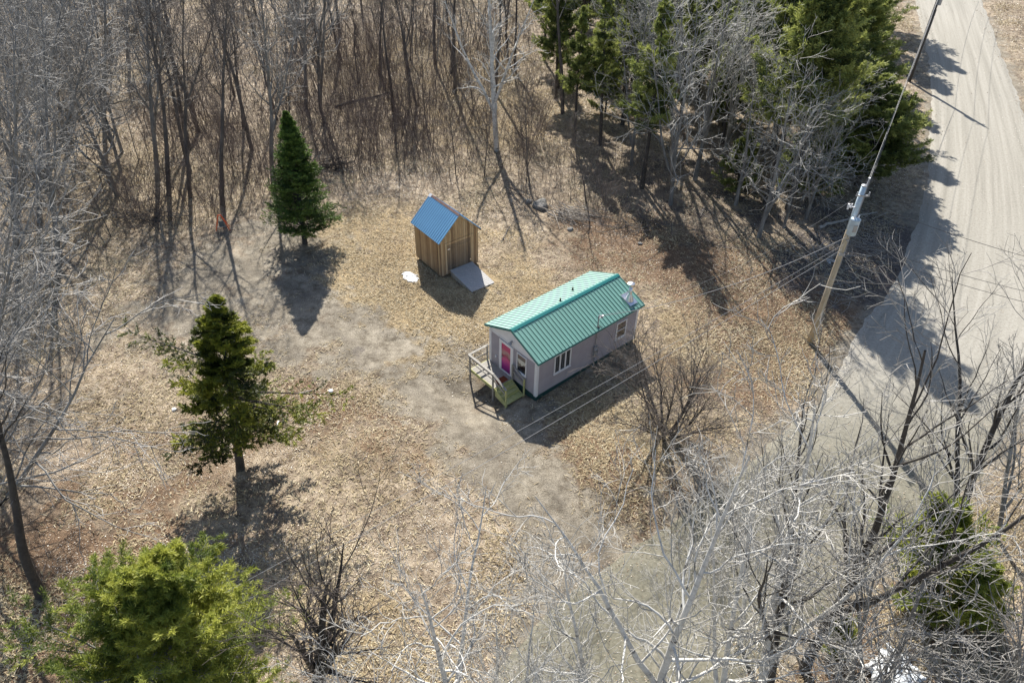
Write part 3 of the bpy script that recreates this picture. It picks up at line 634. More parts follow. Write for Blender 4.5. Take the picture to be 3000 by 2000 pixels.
for z in (7.5, 8.05): MB().box(-.1, .06, -.18, -.1, z, z + .1).build('hanger_bracket', M['dull_metal'], tr)
MB().box(-.12, .08, -.61, -.59, 7.6, 8.0).build('data_plate', M['dull_metal'], tr)
MB().bar((-.14, -.08, 8.75), (-.5, -.12, 8.8), .05, .05).tube([(-.5, -.12, 8.65), (-.5, -.12, 8.95)], [.045, .06], 8).tube([(-.36, -.1, 8.72), (-.34, -.1, 8.95)], [.04, .04], 8).build('fuse_cutout', M['white'], up1)
MB().bar((-.32, -.14, 9.42), (.34, -.14, 9.42), .07, .07).tube([(-.28, -.14, 9.45), (-.28, -.14, 9.62)], [.05, .035], 8).tube([(.3, -.14, 9.45), (.3, -.14, 9.62)], [.05, .035], 8).build('crossarm', M['dull_metal'], up1)
MB().tube([(.1, 0, PH), (.12, 0, PH + .3), (.12, 0, PH + .42)], [.03, .03, .06], 8).build('pin_insulator', M['white'], up1)
for z in (6.9, 7.15): MB().tube([(.0, -.15, z), (.0, -.24, z)], [.04, .05], 8).build('spool_insulator', M['dull_metal'], up1)
MB().box(-.15, .15, -.18, -.12, 5.95, 6.1).build('cable_clamp', M['dull_metal'], up1)
up2 = tag(empty('utility_pole', (*P2, 0)), 'dark utility pole at the top of the picture beside the pale road', 'utility pole', 'utility poles')
MB().tube([(0, 0, -.4), (0, 0, PH)], [.2, .14], 12).build('pole', M['pole_dark'], up2, True)
MB().tube([(-.02, -.4, 7.5), (-.02, -.4, 8.4)], .24, 14).build('transformer', M['dull_metal'], up2)
MB().bar((-.4, -.14, 9.3), (.4, -.14, 9.3), .08, .08).build('crossarm', M['dull_metal'], up2)
MB().tube([(0, 0, PH), (0, 0, PH + .4)], [.03, .06], 8).build('pin_insulator', M['white'], up2)
MB().tube([(.16, -.1, 2.5), (.16, -.1, 7)], .03, 8).build('conduit', M['wire'], up2)
def wire(a, b, sag, r, m, label, group='overhead lines'):
    a = np.array(a); b = np.array(b); t = np.linspace(0, 1, 25); p = a[None] * (1 - t[:, None]) + b[None] * t[:, None]; p[:, 2] -= sag * 4 * t * (1 - t)
    o = MB().tube([tuple(q) for q in p], r, 5).build('power_line', m); tag(o, label, 'cable', group); return o
p3 = lambda P, z, dx=0, dy=0: (P[0] + dx, P[1] + dy, z)
zt1 = zpole(1925, 566); zt0 = zpole(1930, 555)
nx_ = P2 + (P2 - P1) * .9
wire(p3(P1, PH + .4, .1), p3(P2, PH + .4), .7, .011, M['wire'], 'topmost bare wire running up the road between the two poles')
wire(p3(P1, 8.7, .12), p3(P2, 8.6), .8, .011, M['wire'], 'middle wire running up the road between the two poles')
wire(p3(P1, 6.1, .15), p3(P2, 6.3), .9, .018, M['wire_dark'], 'thick lowest cable running up the road between the two poles')
for z, l in ((PH + .4, 'topmost'), (8.6, 'middle'), (6.3, 'lowest')): wire(p3(P2, z), p3(nx_, z), .6, .014, M['wire_dark'], l + ' wire leaving the dark pole at the top of the road')
ms = hloc(4.5, -.06)
wire(p3(P1, 7.15, -.02, -.2), (*ms, 3.36), .75, .015, M['wire'], 'pale service drop from the tan pole to the cottage mast')
wire(p3(P1, 9.3, -.3, -.14), (*ms, 3.42), 1.0, .005, M['wire'], 'thin high wire from the tan pole top to the cottage mast')
wire(p3(P1, zt0, -.1, -.16), tuple(at(300, 1478, 5.6)), .25, .009, M['wire'], 'upper of the two cables crossing in front of the cottage')
wire(p3(P1, zt1, -.1, -.16), tuple(at(300, 1530, 5.2)), .25, .011, M['wire'], 'lower of the two cables crossing in front of the cottage')
wire(p3(P1, zpole(1983, 461), .12), tuple(at(2560, 640, 9)), .3, .012, M['wire_dark'], 'highest wire crossing the road to the right of the tan pole')
wire(p3(P1, zpole(1945, 550), .15), tuple(at(2560, 712, 6.2)), .3, .012, M['wire_dark'], 'middle wire crossing the road to the right of the tan pole')
wire(p3(P1, zpole(1937, 564), .15), tuple(at(2560, 742, 6.0)), .3, .012, M['wire_dark'], 'lowest wire crossing the road to the right of the tan pole')

# ------------------------------------------------------------------ growing things
def nrmz(v): return v / (np.linalg.norm(v, axis=-1, keepdims=True) + 1e-9)
def perp(T, rng):
    r = rng.normal(size=T.shape); return nrmz(np.cross(T, r))
def grow(P, D, Ln, K, wob, up, rng):
    P = P.copy(); D = nrmz(D); out = [P.copy()]; st = (Ln / K)[:, None]; upv = np.array([0, 0, 1.])
    for k in range(K):
        D = nrmz(D + rng.normal(size=D.shape) * wob + upv * up)
        P = P + D * st; out.append(P.copy())
    return np.stack(out, 1)
def sample(Cv, t):                          # Cv (N,K+1,3), t (N,M) -> points, tangents
    K = Cv.shape[1] - 1; u = np.clip(t * K, 0, K - 1e-4); i = u.astype(int); f = (u - i)[..., None]
    n = np.arange(len(Cv))[:, None]; a = Cv[n, i]; b = Cv[n, i + 1]
    return a + (b - a) * f, nrmz(b - a)
class Tubes:
    def __init__(s): s.v = []; s.f = []; s.n = 0
    def add(s, Cv, r0, r1, sides=3, pw=1.0):
        N, K1, _ = Cv.shape; T = np.empty_like(Cv); T[:, 1:-1] = Cv[:, 2:] - Cv[:, :-2]; T[:, 0] = Cv[:, 1] - Cv[:, 0]; T[:, -1] = Cv[:, -1] - Cv[:, -2]; T = nrmz(T)
        ref = np.where(np.abs(T[..., 2:3]) < .9, np.array([0, 0, 1.]), np.array([1., 0, 0])); A = nrmz(np.cross(T, ref)); B = np.cross(T, A)
        t = np.linspace(0, 1, K1) ** pw; r = (np.asarray(r0) * np.ones(N))[:, None] * (1 - t) + (np.asarray(r1) * np.ones(N))[:, None] * t
        an = np.arange(sides) * 2 * np.pi / sides
        V = Cv[:, :, None] + r[..., None, None] * (A[:, :, None] * np.cos(an)[:, None] + B[:, :, None] * np.sin(an)[:, None])
        base = s.n + (np.arange(N) * K1 * sides)[:, None, None] + (np.arange(K1 - 1) * sides)[None, :, None]; k = np.arange(sides)[None, None, :]; k2 = (k + 1) % sides
        F = np.stack([base + k, base + k2, base + sides + k2, base + sides + k], -1).reshape(-1, 4)
        s.v.append(V.reshape(-1, 3)); s.f.append(F); s.n += N * K1 * sides; return s
    def mesh(s, name, m, parent=None, smooth=True):
        V = np.concatenate(s.v); F = np.concatenate(s.f); return link(name, V, F.ravel(), np.full(len(F), 4), m, parent, smooth)
def branch_set(Cv, rc, n, t0, ang, ratio, fall, rng, wob, up, K, rr=.6, rmin=.004, jit=.35):
    """side shoots on every curve of a set; returns curves and root radii"""
    N = len(Cv); t = t0 + (1 - t0) * (np.arange(n)[None] + rng.random((N, n))) / n; t = np.clip(t, 0, .985)
    P, T = sample(Cv, t); Ln = np.linalg.norm(np.diff(Cv, axis=1), axis=2).sum(1)[:, None] * ratio * (1 - fall * (t - t0) / (1 - t0)) * (1 + jit * rng.normal(size=t.shape)).clip(.35, 1.8)
    a = ang * (1 + .25 * rng.normal(size=t.shape)); q = perp(T, rng)
    D = T * np.cos(a)[..., None] + q * np.sin(a)[..., None]
    r = np.maximum(rc[:, None] * (1 - .8 * t) * rr, rmin)
    return grow(P.reshape(-1, 3), D.reshape(-1, 3), Ln.ravel(), K, wob, up, rng), r.ravel()
def bare(seed, H, R, bark, twig, bf=.4, n1=22, a1=.9, l1=.33, n2=7, n3=6, n4=0, wob=.09, up=.05, rt=.008, trunk_wob=.03, top=.12, l1fall=.55, forks=0, name='bare_tree', r2=.5, r3=.5, drop=0, prune=None):
    rng = np.random.default_rng(seed); root = empty(name)
    tr = grow(np.array([[0, 0, -.25]]), np.array([[0, 0, 1.]]), np.array([H + .25]), 14, trunk_wob, .02, rng)
    big = Tubes(); fine = Tubes(); big.add(tr, R, R * top, 9, .9)
    base = [(tr, np.array([R]))]
    if forks:
        t = rng.uniform(bf * .55, bf * 1.1, forks)[None]; P, T = sample(tr, t); q = perp(T, rng); q[..., 2] *= .2
        D = T * .88 + nrmz(q) * .42; Ln = (1 - t.ravel()) * H * rng.uniform(.75, 1.02, forks)
        fk = grow(P[0], D[0], Ln, 10, .05, .06, rng); rf = R * (1 - .8 * t.ravel()) * .75; big.add(fk, rf, rf * .12, 7); base.append((fk, rf))
    L1s = []
    for cv, rc in base:
        nn = n1 if len(cv) == 1 and cv is tr else max(6, n1 // 2)
        t0 = bf if cv is tr else .15
        N = len(cv); t = t0 + (.98 - t0) * (np.arange(nn)[None] + rng.random((N, nn))) / nn
        P, T = sample(cv, t); q = perp(T, rng); a = a1 * (1 - .35 * (t - t0) / (1 - t0)) * (1 + .18 * rng.normal(size=t.shape))
        D = T * np.cos(a)[..., None] + q * np.sin(a)[..., None]
        Ln = H * l1 * (1 - l1fall * (t - t0) / (1 - t0)) * rng.uniform(.55, 1.2, t.shape)
        c = grow(P.reshape(-1, 3), D.reshape(-1, 3), Ln.ravel(), 8, wob, up, rng)
        r = np.maximum((rc[:, None] * (1 - .88 * t) * .5), rt * 1.5).ravel(); r = np.minimum(r, Ln.ravel() * .022 + .006)
        L1s.append((c, r))
    c1 = np.concatenate([c for c, r in L1s]); r1 = np.concatenate([r for c, r in L1s]); big.add(c1, r1, rt * .8, 5)
    c2, rr2 = branch_set(c1, r1, n2, .2, .75, r2, .5, rng, wob * 1.2, up, 5, rmin=rt); fine.add(c2, rr2, rt * .7, 3)
    c3, rr3 = branch_set(c2, rr2, n3, .15, .7, r3, .4, rng, wob * 1.3, up, 3, rmin=rt * .85); fine.add(c3, rr3, rt * .5, 3)
    if n4:
        c4, rr4 = branch_set(c3, rr3, n4, .15, .7, .55, .4, rng, wob * 1.4, up, 2, rmin=rt * .7); fine.add(c4, rr4, rt * .45, 3)
    big.mesh('trunk', bark, root); fine.mesh('crown', twig, root)
    root['_h'] = H; return root
def stems(seed, H, R, n, bark, twig, spread=.5, n2=8, n3=6, n4=0, wob=.1, up=.04, rt=.008, name='bare_shrub', inner=.15, n1=9):
    rng = np.random.default_rng(seed); root = empty(name); big = Tubes(); fine = Tubes()
    az = rng.uniform(0, 6.283, n); tl = spread * np.sqrt(rng.random(n)); D = np.stack([np.cos(az) * np.sin(tl), np.sin(az) * np.sin(tl), np.cos(tl)], -1)
    P = np.stack([np.cos(az) * inner * rng.random(n), np.sin(az) * inner * rng.random(n), np.full(n, -.15)], -1)
    Ln = H * rng.uniform(.7, 1.1, n); c0 = grow(P, D, Ln, 9, .07, .02, rng); r0 = R * rng.uniform(.5, 1, n); big.add(c0, r0, rt, 6)
    c1, r1 = branch_set(c0, r0, n1, .25, .6, .45, .5, rng, wob, up, 6, rmin=rt * 1.3); big.add(c1, r1, rt * .8, 4)
    c2, r2 = branch_set(c1, r1, n2, .2, .65, .45, .4, rng, wob, up, 4, rmin=rt); fine.add(c2, r2, rt * .6, 3)
    c3, r3 = branch_set(c2, r2, n3, .2, .7, .5, .4, rng, wob, up, 2, rmin=rt * .8); fine.add(c3, r3, rt * .5, 3)
    big.mesh('trunk', bark, root); fine.mesh('crown', twig, root); root['_h'] = H; return root
def blades(P, D, tone, length, width, rng, spread=.6, n=4):
    N = len(P); P = np.repeat(P, n, 0); D = np.repeat(D, n, 0); tone = np.repeat(tone, n)
    d = nrmz(D + rng.normal(size=P.shape) * spread); s = nrmz(np.cross(d, rng.normal(size=P.shape)))
    L = length * rng.uniform(.6, 1.25, (len(P), 1)); w = width * rng.uniform(.7, 1.3, (len(P), 1))
    P = P + rng.normal(size=P.shape) * length * .12
    V = np.stack([P - s * w * .35, P + d * L * .5 + s * w * .6, P + d * L, P + d * L * .45 - s * w * .6], 1)
    return V.reshape(-1, 3), np.clip(tone + rng.normal(size=len(P)) * .16, 0, 1)
def conifer(seed, H, prof, n1, needles, bark, R, nl=.12, nw=.03, n2=12, npt=7, nb=4, z0=.1, ang=(1.35, .7), up=.0, skip=None, name='spruce_tree', l2=.35, wob=.05, spread=.55, tonef=None, sec=1, t2=.18, tone_sd=.22, tuft_t0=.1):
    """prof(t, az): branch length at relative height t; ang: branch angle from the vertical, low to high"""
    rng = np.random.default_rng(seed); root = empty(name)
    tr = grow(np.array([[0, 0, -.3]]), np.array([[0, 0, 1.]]), np.array([H + .3]), 14, .012, .02, rng)
    big = Tubes().add(tr, R, .012, 9)
    t = z0 + (1 - z0) * np.sort(rng.random(n1)) ** .92; az = rng.uniform(0, 6.283, n1); Ln = np.array([prof(a, b) for a, b in zip(t, az)]) * rng.uniform(.8, 1.14, n1)
    keep = Ln > .05
    if skip is not None: keep &= ~skip(t, az, rng)
    t, az, Ln = t[keep], az[keep], Ln[keep]
    P, T = sample(tr, t[None]); P = P[0]; a = ang[0] + (ang[1] - ang[0]) * t + rng.normal(size=len(t)) * .08
    D = np.stack([np.cos(az) * np.sin(a), np.sin(az) * np.sin(a), np.cos(a)], -1)
    c1 = grow(P, D, Ln, 7, wob, up, rng); r1 = np.maximum(Ln * .014, .008); big.add(c1, r1, .004, 4)
    # branchlets in a fan along the branch
    N = len(c1); tt = t2 + (.97 - t2) * (np.arange(n2)[None] + rng.random((N, n2))) / n2; P2_, T2 = sample(c1, tt)
    side = nrmz(np.cross(T2, np.array([0, 0, 1.]))) * np.where(np.arange(n2) % 2, 1, -1)[None, :, None]
    D2 = T2 * .62 + side * .75 + rng.normal(size=T2.shape) * .22; L2 = Ln[:, None] * l2 * (1.15 - .75 * tt) * rng.uniform(.7, 1.25, tt.shape)
    c2 = grow(P2_.reshape(-1, 3), D2.reshape(-1, 3), L2.ravel(), 3, wob, up * .5, rng); fine = Tubes().add(c2, .006, .003, 3)
    tone1 = rng.normal(size=N) * tone_sd + .5 + (t - .5) * .25
    VV = []; TT = []
    def put(cv, tone, t0, npt):
        n = len(cv); q = t0 + (1 - t0) * (np.arange(npt)[None] + rng.random((n, npt))) / npt; p, d = sample(cv, q)
        v, tn = blades(p.reshape(-1, 3), d.reshape(-1, 3), np.repeat(tone, npt) + (q.ravel() - .5) * .25, nl, nw, rng, spread, nb); VV.append(v); TT.append(tn)
    put(c2, np.repeat(tone1, n2) + rng.normal(size=N * n2) * tone_sd * .6, tuft_t0, npt)
    put(c1, tone1, .35, npt * 2)
    put(tr, np.array([.5]), .93, 14)
    V = np.concatenate(VV); TN = np.concatenate(TT)
    tk = big.mesh('trunk', bark, root); tw = fine.mesh('twigs', bark, tk)
    link('crown', V, np.arange(len(V)), np.full(len(V) // 4, 4), needles, root, False, TN)
    root['_h'] = H; return root

def copy_tree(o):
    c = o.copy(); C.objects.link(c)
    for ch in o.children:
        d = ch.copy(); C.objects.link(d); d.parent = c
        for g in ch.children:
            e = g.copy(); C.objects.link(e); e.parent = d
    return c
USED = set(); DBG = []
def at_px(b): return [round(float(v)) for v in topix(np.array(b[0]), np.array(b[1]))[:2]]
def plant(proto, base, top=None, h=None, label=None, cat='tree', group=None, rot=0, wide=1.0):
    """set a tree (or a copy of it) on the ground; top gives the height and the lean"""
    DBG.append((label, at_px(base), h or (np.linalg.norm(np.array(top)-np.array([base[0],base[1],0])) if top is not None else 0)))
    o = proto if proto.name not in USED else copy_tree(proto); USED.add(proto.name)
    x, y = base[0], base[1]; z = gzf(x, y); H = proto['_h']
    if top is not None: v = Vector((top[0] - x, top[1] - y, top[2] - z)); h = v.length; q = Vector((0, 0, 1)).rotation_difference(v)
    else: q = Quaternion((1, 0, 0, 0))
    s = h / H; o.location = (x, y, z); o.rotation_mode = 'QUATERNION'; o.rotation_quaternion = q @ Quaternion((0, 0, 1), rot); o.scale = (s * wide, s * wide, s)
    for k in ('label', 'category', 'group'):
        if k in o: del o[k]
    tag(o, label, cat, group); return o
def T(proto, bpx, tpx=None, h=None, label='', group=None, rot=0, wide=1.0, cat='tree'):
    b = at(*bpx); top = tip_above(b, *tpx) if tpx else None
    if top is not None and h:                     # keep the sight line of the tip but a stated height
        v = top - b; top = b + v / np.linalg.norm(v) * h
    return plant(proto, b, top, h, label, cat, group, rot, wide)

# ---- evergreens
def fir_prof(t, az): return 2.35 * (1 - t) ** .75 * min(1, (t + .05) / .16) * (1 + .06 * math.sin(3 * az))
fir = conifer(11, 8.6, fir_prof, 300, M['needle_fir'], M['bark_dark'], .15, nl=.12, nw=.03, n2=14, npt=6, nb=4, z0=.13, ang=(1.45, .55), up=.03, l2=.36, name='fir_tree')
T(fir, (700, 558), (664, 262), wide=1.18, label='dense cone shaped green fir standing at the edge of the bare woods', cat='evergreen tree')
SPL = [(0, .5, 3.7, .55, .10), (.2, .3, 2.9, .5, .07), (3.14, .66, 3.1, .5, .05), (2.9, .38, 3.9, .5, .06), (3.3, .16, 4.1, .5, .05), (-1.6, .42, 3.0, .7, .09), (1.6, .5, 2.8, .7, .09), (-.7, .62, 2.6, .5, .06), (-2.3, .26, 3.0, .5, .06), (.9, .22, 2.2, .5, .06), (2.2, .55, 2.4, .4, .05), (-1.1, .18, 2.2, .4, .05)]
def sp_prof(t, az):
    base = 2.9 * (1 - t) ** .9 * (1.15 if t > .74 else .30 + .70 * abs(math.sin(t * 15 + math.sin(az) * .7)) ** .8) * (1 if t > .4 else .75); v = base + .45 * math.sin(az * 5 + t * 40) * (1 - t)
    for a0, tc, ln, sa, st in SPL:
        da = (az - a0 + math.pi) % (2 * math.pi) - math.pi; v = max(v, ln * math.exp(-(da / sa / 1.5) ** 2 - ((t - tc) / st / 1.15) ** 2))
    return v * 1.05
def sp_skip(t, az, rng):
    return (t < .6) & (rng.random(len(t)) < .3)
spruce = conifer(23, 10, sp_prof, 210, M['needle_spruce'], M['bark_dark'], .17, nl=.14, nw=.035, n2=14, npt=7, nb=5, z0=.17, ang=(1.85, 1.05), up=.03, skip=sp_skip, l2=.27, name='spruce_tree', tone_sd=.34)
T(spruce, (552, 1075), (503, 690), label='ragged dark spruce with gaps between its boughs in the open clearing', cat='evergreen tree', rot=0, wide=1.36)
def pine_prof(t, az): return (3.9 * math.sin(min(1, (t + .12) / .55) * 1.57) * (1 - max(0, t - .45) / .62) ** .8) * (.82 + .18 * math.sin(az * 3 + t * 20))
def pine_label(px, py, kind='dark green pine'):
    return ('far ' if py < 130 else '') + kind + (' in the woods just right of the white birch' if px < 1450 else ' behind bare trees directly above the cottage' if px < 1640 else ' behind bare trees left of the utility pole top' if px < 1860 else ' at the edge of the pale road')
pine = conifer(31, 9.5, pine_prof, 190, M['needle_pine'], M['bark_grey'], .2, nl=.15, nw=.019, n2=20, npt=9, nb=9, z0=.06, ang=(1.35, .45), up=.05, l2=.36, name='pine_tree', spread=.8, tuft_t0=.35, tone_sd=.3, wob=.1)
o = T(pine, (395, 1720), (405, 1310), label='large yellow green pine filling the bottom corner below the dark spruce', cat='evergreen tree', rot=1.1, wide=1.35)
def tall_prof(t, az): return (4.4 * (1 - max(0, t - .35) / .66) ** .7) * (.75 + .25 * math.sin(az * 3 + t * 25)) * (.35 if t < .3 else 1)
tallpine = conifer(37, 16, tall_prof, 85, M['needle_darkpine'], M['bark_dark'], .24, nl=.26, nw=.05, n2=14, npt=7, nb=7, z0=.28, ang=(1.5, .6), up=.03, l2=.4, name='pine_tree', spread=.7, tuft_t0=.2, tone_sd=.25)
tallpine2 = conifer(38, 14, lambda t, az: tall_prof(t, az) * .75, 55, M['needle_darkpine'], M['bark_dark'], .2, nl=.26, nw=.05, n2=12, npt=6, nb=7, z0=.38, ang=(1.5, .7), up=.03, l2=.42, name='pine_tree', spread=.7, tuft_t0=.2, tone_sd=.25)
highpine = conifer(36, 18, lambda t, az: 0 if t < .3 else (4.4 * (1 - max(0, t - .5) / .52) ** .8) * (.72 + .28 * math.sin(az * 3 + t * 22)), 130, M['needle_darkpine'], M['bark_dark'], .26, nl=.26, nw=.05, n2=15, npt=6, nb=6, z0=.34, ang=(1.5, .6), up=.03, l2=.4, name='pine_tree', spread=.7, tuft_t0=.2, tone_sd=.3)
bushpine = conifer(39, 9.5, lambda t, az: 4.3 * math.sin(min(1, (t + .1) / .5) * 1.57) * (1 - max(0, t - .4) / .66) ** .8 * (.8 + .2 * math.sin(az * 4 + t * 15)), 150, M['needle_darkpine'], M['bark_dark'], .2, nl=.24, nw=.05, n2=15, npt=7, nb=7, z0=.16, ang=(1.3, .4), up=.05, l2=.4, name='pine_tree', spread=.7, tuft_t0=.2, tone_sd=.25)
T(bushpine, (1968, 425), (2045, 195), wide=1.5, label='broad bushy pine leaning over the edge of the pale road', cat='evergreen tree')
GP = 'dark pines in the woods beside the road'
for i, (bx_, ty, p, l) in enumerate([
    ((1925, 330), (2010, -60), tallpine, 'tall dense pine column right behind the broad roadside pine'),
    ((1950, 250), (2030, -120), tallpine, 'tall pine beside the road second behind the broad roadside pine'),
    ((1960, 160), (2040, -190), tallpine2, None), ((1985, 90), (2070, -250), tallpine, None),
    ((1809, 480), (1985, -135), highpine, 'tallest dark pine left of the utility pole top, its crown above the bare trees'), ((1757, 470), (1920, -150), highpine, 'tall dark pine second to the left of the utility pole top'), 
    ((1885, 400), (1990, -30), tallpine, None), ((1860, 290), (1960, -130), highpine, None), ((1775, 340), (1890, -190), highpine, None), ((1640, 240), (1700, -150), tallpine, None),
    ((1560, 300), (1600, -60), tallpine2, None), ((1430, 250), (1450, -60), tallpine2, None), ((1250, 140), (1265, -160), tallpine2, None), ((1660, 330), (1700, 20), tallpine2, None), ((1760, 180), (1800, -160), tallpine, None),
    ((1600, 250), (1630, -60), tallpine2, None), ((1480, 270), (1500, -20), tallpine2, None), ((1545, 140), (1570, -200), tallpine, None), ((1700, 130), (1740, -180), tallpine, None),
    ((1319, 325), (1335, 20), tallpine2, 'dark trunked pine to the right of the white birch, nearest the shed'), ((1379, 332), (1400, -20), tallpine2, 'dark trunked pine second to the right of the white birch'),
    ((1277, 227), (1290, -60), tallpine, 'green topped pine just right behind the white birch'), ((1400, 170), (1420, -150), tallpine, None), ((1340, 110), (1355, -200), tallpine2, None), ((1870, 120), (1930, -230), tallpine, None), ((1945, 300), (2020, -70), tallpine, None), ((2000, 50), (2080, -280), tallpine, None)]):
    T(p, bx_, ty, wide=1.25 if bx_[0] > 1840 else .95, label=l or pine_label(*bx_), cat='evergreen tree', group=GP, rot=i * 1.7)
lowfir = conifer(43, 5, lambda t, az: 2.3 * (1 - t) ** .8 * (.8 + .2 * math.sin(az * 4 + t * 12)), 110, M['needle_darkpine'], M['bark_dark'], .08, nl=.16, nw=.05, n2=12, npt=5, nb=4, z0=.1, ang=(1.45, .6), up=.03, l2=.36, name='fir_tree')
for i, (bx_, h) in enumerate([((1690, 440), 5), ((1830, 440), 7), ((1880, 450), 5), ((1730, 300), 8), ((1660, 290), 7), ((1450, 200), 8), ((1580, 200), 8), ((1800, 220), 9), ((1390, 260), 6), ((1530, 60), 9), ((1700, 60), 9), ((1840, 40), 9), ((1350, 60), 8), ((1905, 380), 6)]):
    T(lowfir, bx_, h=h, label=pine_label(*bx_, 'low dark fir'), group='low firs in the woods above the cottage', cat='evergreen tree', rot=i * 1.1, wide=1.1)
youngpine = conifer(41, 5, lambda t, az: 2.3 * math.sin(min(1, (t + .15) / .5) * 1.57) * (1 - max(0, t - .4) / .64) ** .8 * (.8 + .2 * math.sin(az * 4)), 90, M['needle_pine'], M['bark_grey'], .09, nl=.18, nw=.035, n2=12, npt=6, nb=7, z0=.05, ang=(1.35, .5), up=.05, l2=.42, name='pine_tree', spread=.7, tone_sd=.2)
T(youngpine, (2165, 1410), (2160, 1175), h=5.6, label='yellow green young pine behind bare trees low on the right', cat='evergreen tree', wide=1.15)
T(youngpine, (1930, 1500), (1930, 1370), h=2.3, label='small low pine at the foot of the leaning grey tree', cat='evergreen tree')
T(youngpine, (2240, 1440), (2260, 1270), h=3.6, label='small pine right of the yellow green young pine', cat='evergreen tree', rot=2)

# ---- bare trees
greyA = bare(101, 14, .17, M['bark_grey'], M['twig_grey'], bf=.3, n1=22, a1=.8, l1=.32, n2=5, n3=4, wob=.10, up=.05, rt=.0135, forks=1)
greyB = bare(102, 13, .15, M['bark_grey'], M['twig_grey'], bf=.28, n1=18, a1=.7, l1=.34, n2=5, n3=4, wob=.11, up=.06, rt=.0135, forks=2)
greyC = bare(103, 12, .15, M['bark_grey'], M['twig_grey'], bf=.22, n1=26, a1=1.1, l1=.34, n2=5, n3=4, wob=.14, up=.03, rt=.0135, forks=1, l1fall=.35)
broA = bare(111, 14, .17, M['bark_brown'], M['twig_brown'], bf=.5, n1=16, a1=.7, l1=.24, n2=6, n3=5, rt=.012, wob=.08)
broB = bare(112, 13, .15, M['bark_brown'], M['twig_brown'], bf=.45, n1=18, a1=.8, l1=.22, n2=6, n3=5, rt=.012, wob=.09, forks=1, trunk_wob=.045)
broC = bare(113, 11, .1, M['bark_brown'], M['twig_brown'], bf=.4, n1=16, a1=.75, l1=.24, n2=5, n3=5, rt=.011, wob=.1, trunk_wob=.06)
pole_ = bare(114, 9, .06, M['bark_brown'], M['twig_brown'], bf=.35, n1=14, a1=.7, l1=.22, n2=5, n3=4, rt=.01, wob=.1, trunk_wob=.07, name='bare_sapling')
aspA = bare(121, 12, .15, M['bark_white'], M['twig_white'], bf=.3, n1=17, a1=.95, l1=.31, n2=7, n3=5, wob=.19, up=.06, rt=.0095, forks=1, name='aspen_tree', l1fall=.4)
aspB = bare(122, 11, .13, M['bark_white'], M['twig_white'], bf=.3, n1=16, a1=.85, l1=.31, n2=7, n3=5, wob=.2, up=.07, rt=.0095, forks=1, name='aspen_tree', l1fall=.4)
darkB = bare(132, 14, .26, M['bark_dark'], M['twig_grey'], bf=.62, n1=12, a1=.7, l1=.3, n2=6, n3=5, wob=.09, up=.05, rt=.0085, trunk_wob=.05)
darkA = bare(131, 14, .19, M['bark_dark'], M['twig_grey'], bf=.3, n1=16, a1=.6, l1=.36, n2=6, n3=5, wob=.09, up=.06, rt=.0085, forks=1, l1fall=.4)
birch = bare(141, 14, .25, M['bark_white'], M['twig_white'], bf=.34, n1=16, a1=.95, l1=.27, n2=5, n3=4, wob=.17, up=.04, rt=.014, forks=3, name='birch_tree', top=.3, trunk_wob=.015)
snag = bare(151, 6, .2, M['bark_dark'], M['twig_dark'], bf=.25, n1=10, a1=.75, l1=.5, n2=7, n3=4, wob=.11, up=.06, rt=.007, forks=4, l1fall=.3, trunk_wob=.07)
bush = stems(152, 5.2, .08, 16, M['bark_dark'], M['twig_brown'], spread=.8, n1=12, n2=7, n3=5, rt=.006, name='bare_shrub', inner=.4, up=.03)
sap = stems(153, 4, .03, 5, M['sapling'], M['sapling'], spread=.4, n1=7, n2=5, n3=3, rt=.008, name='bare_shrub', inner=.2)

T(birch, (1141, 345), (1128, -60), label='white barked birch with peeling pale trunk standing behind the shed', rot=.4)
T(snag, (735, 1560), (720, 1240), label='dark branched bare tree beside the yellow green pine', rot=.8)
T(bush, (1528, 1000), (1570, 825), label='wide many stemmed bare shrub beside the end wall of the cottage', cat='shrub', rot=.3, wide=1.25)
bigA = bare(161, 15, .2, M['bark_grey'], M['twig_pale'], bf=.3, n1=14, a1=.75, l1=.4, n2=6, n3=4, wob=.10, up=.04, rt=.0125, forks=3, l1fall=.45)
bigB = bare(162, 12, .17, M['bark_grey'], M['twig_pale'], bf=.18, n1=17, a1=1.15, l1=.42, n2=5, n3=4, wob=.14, up=.03, rt=.0125, forks=2, l1fall=.35)
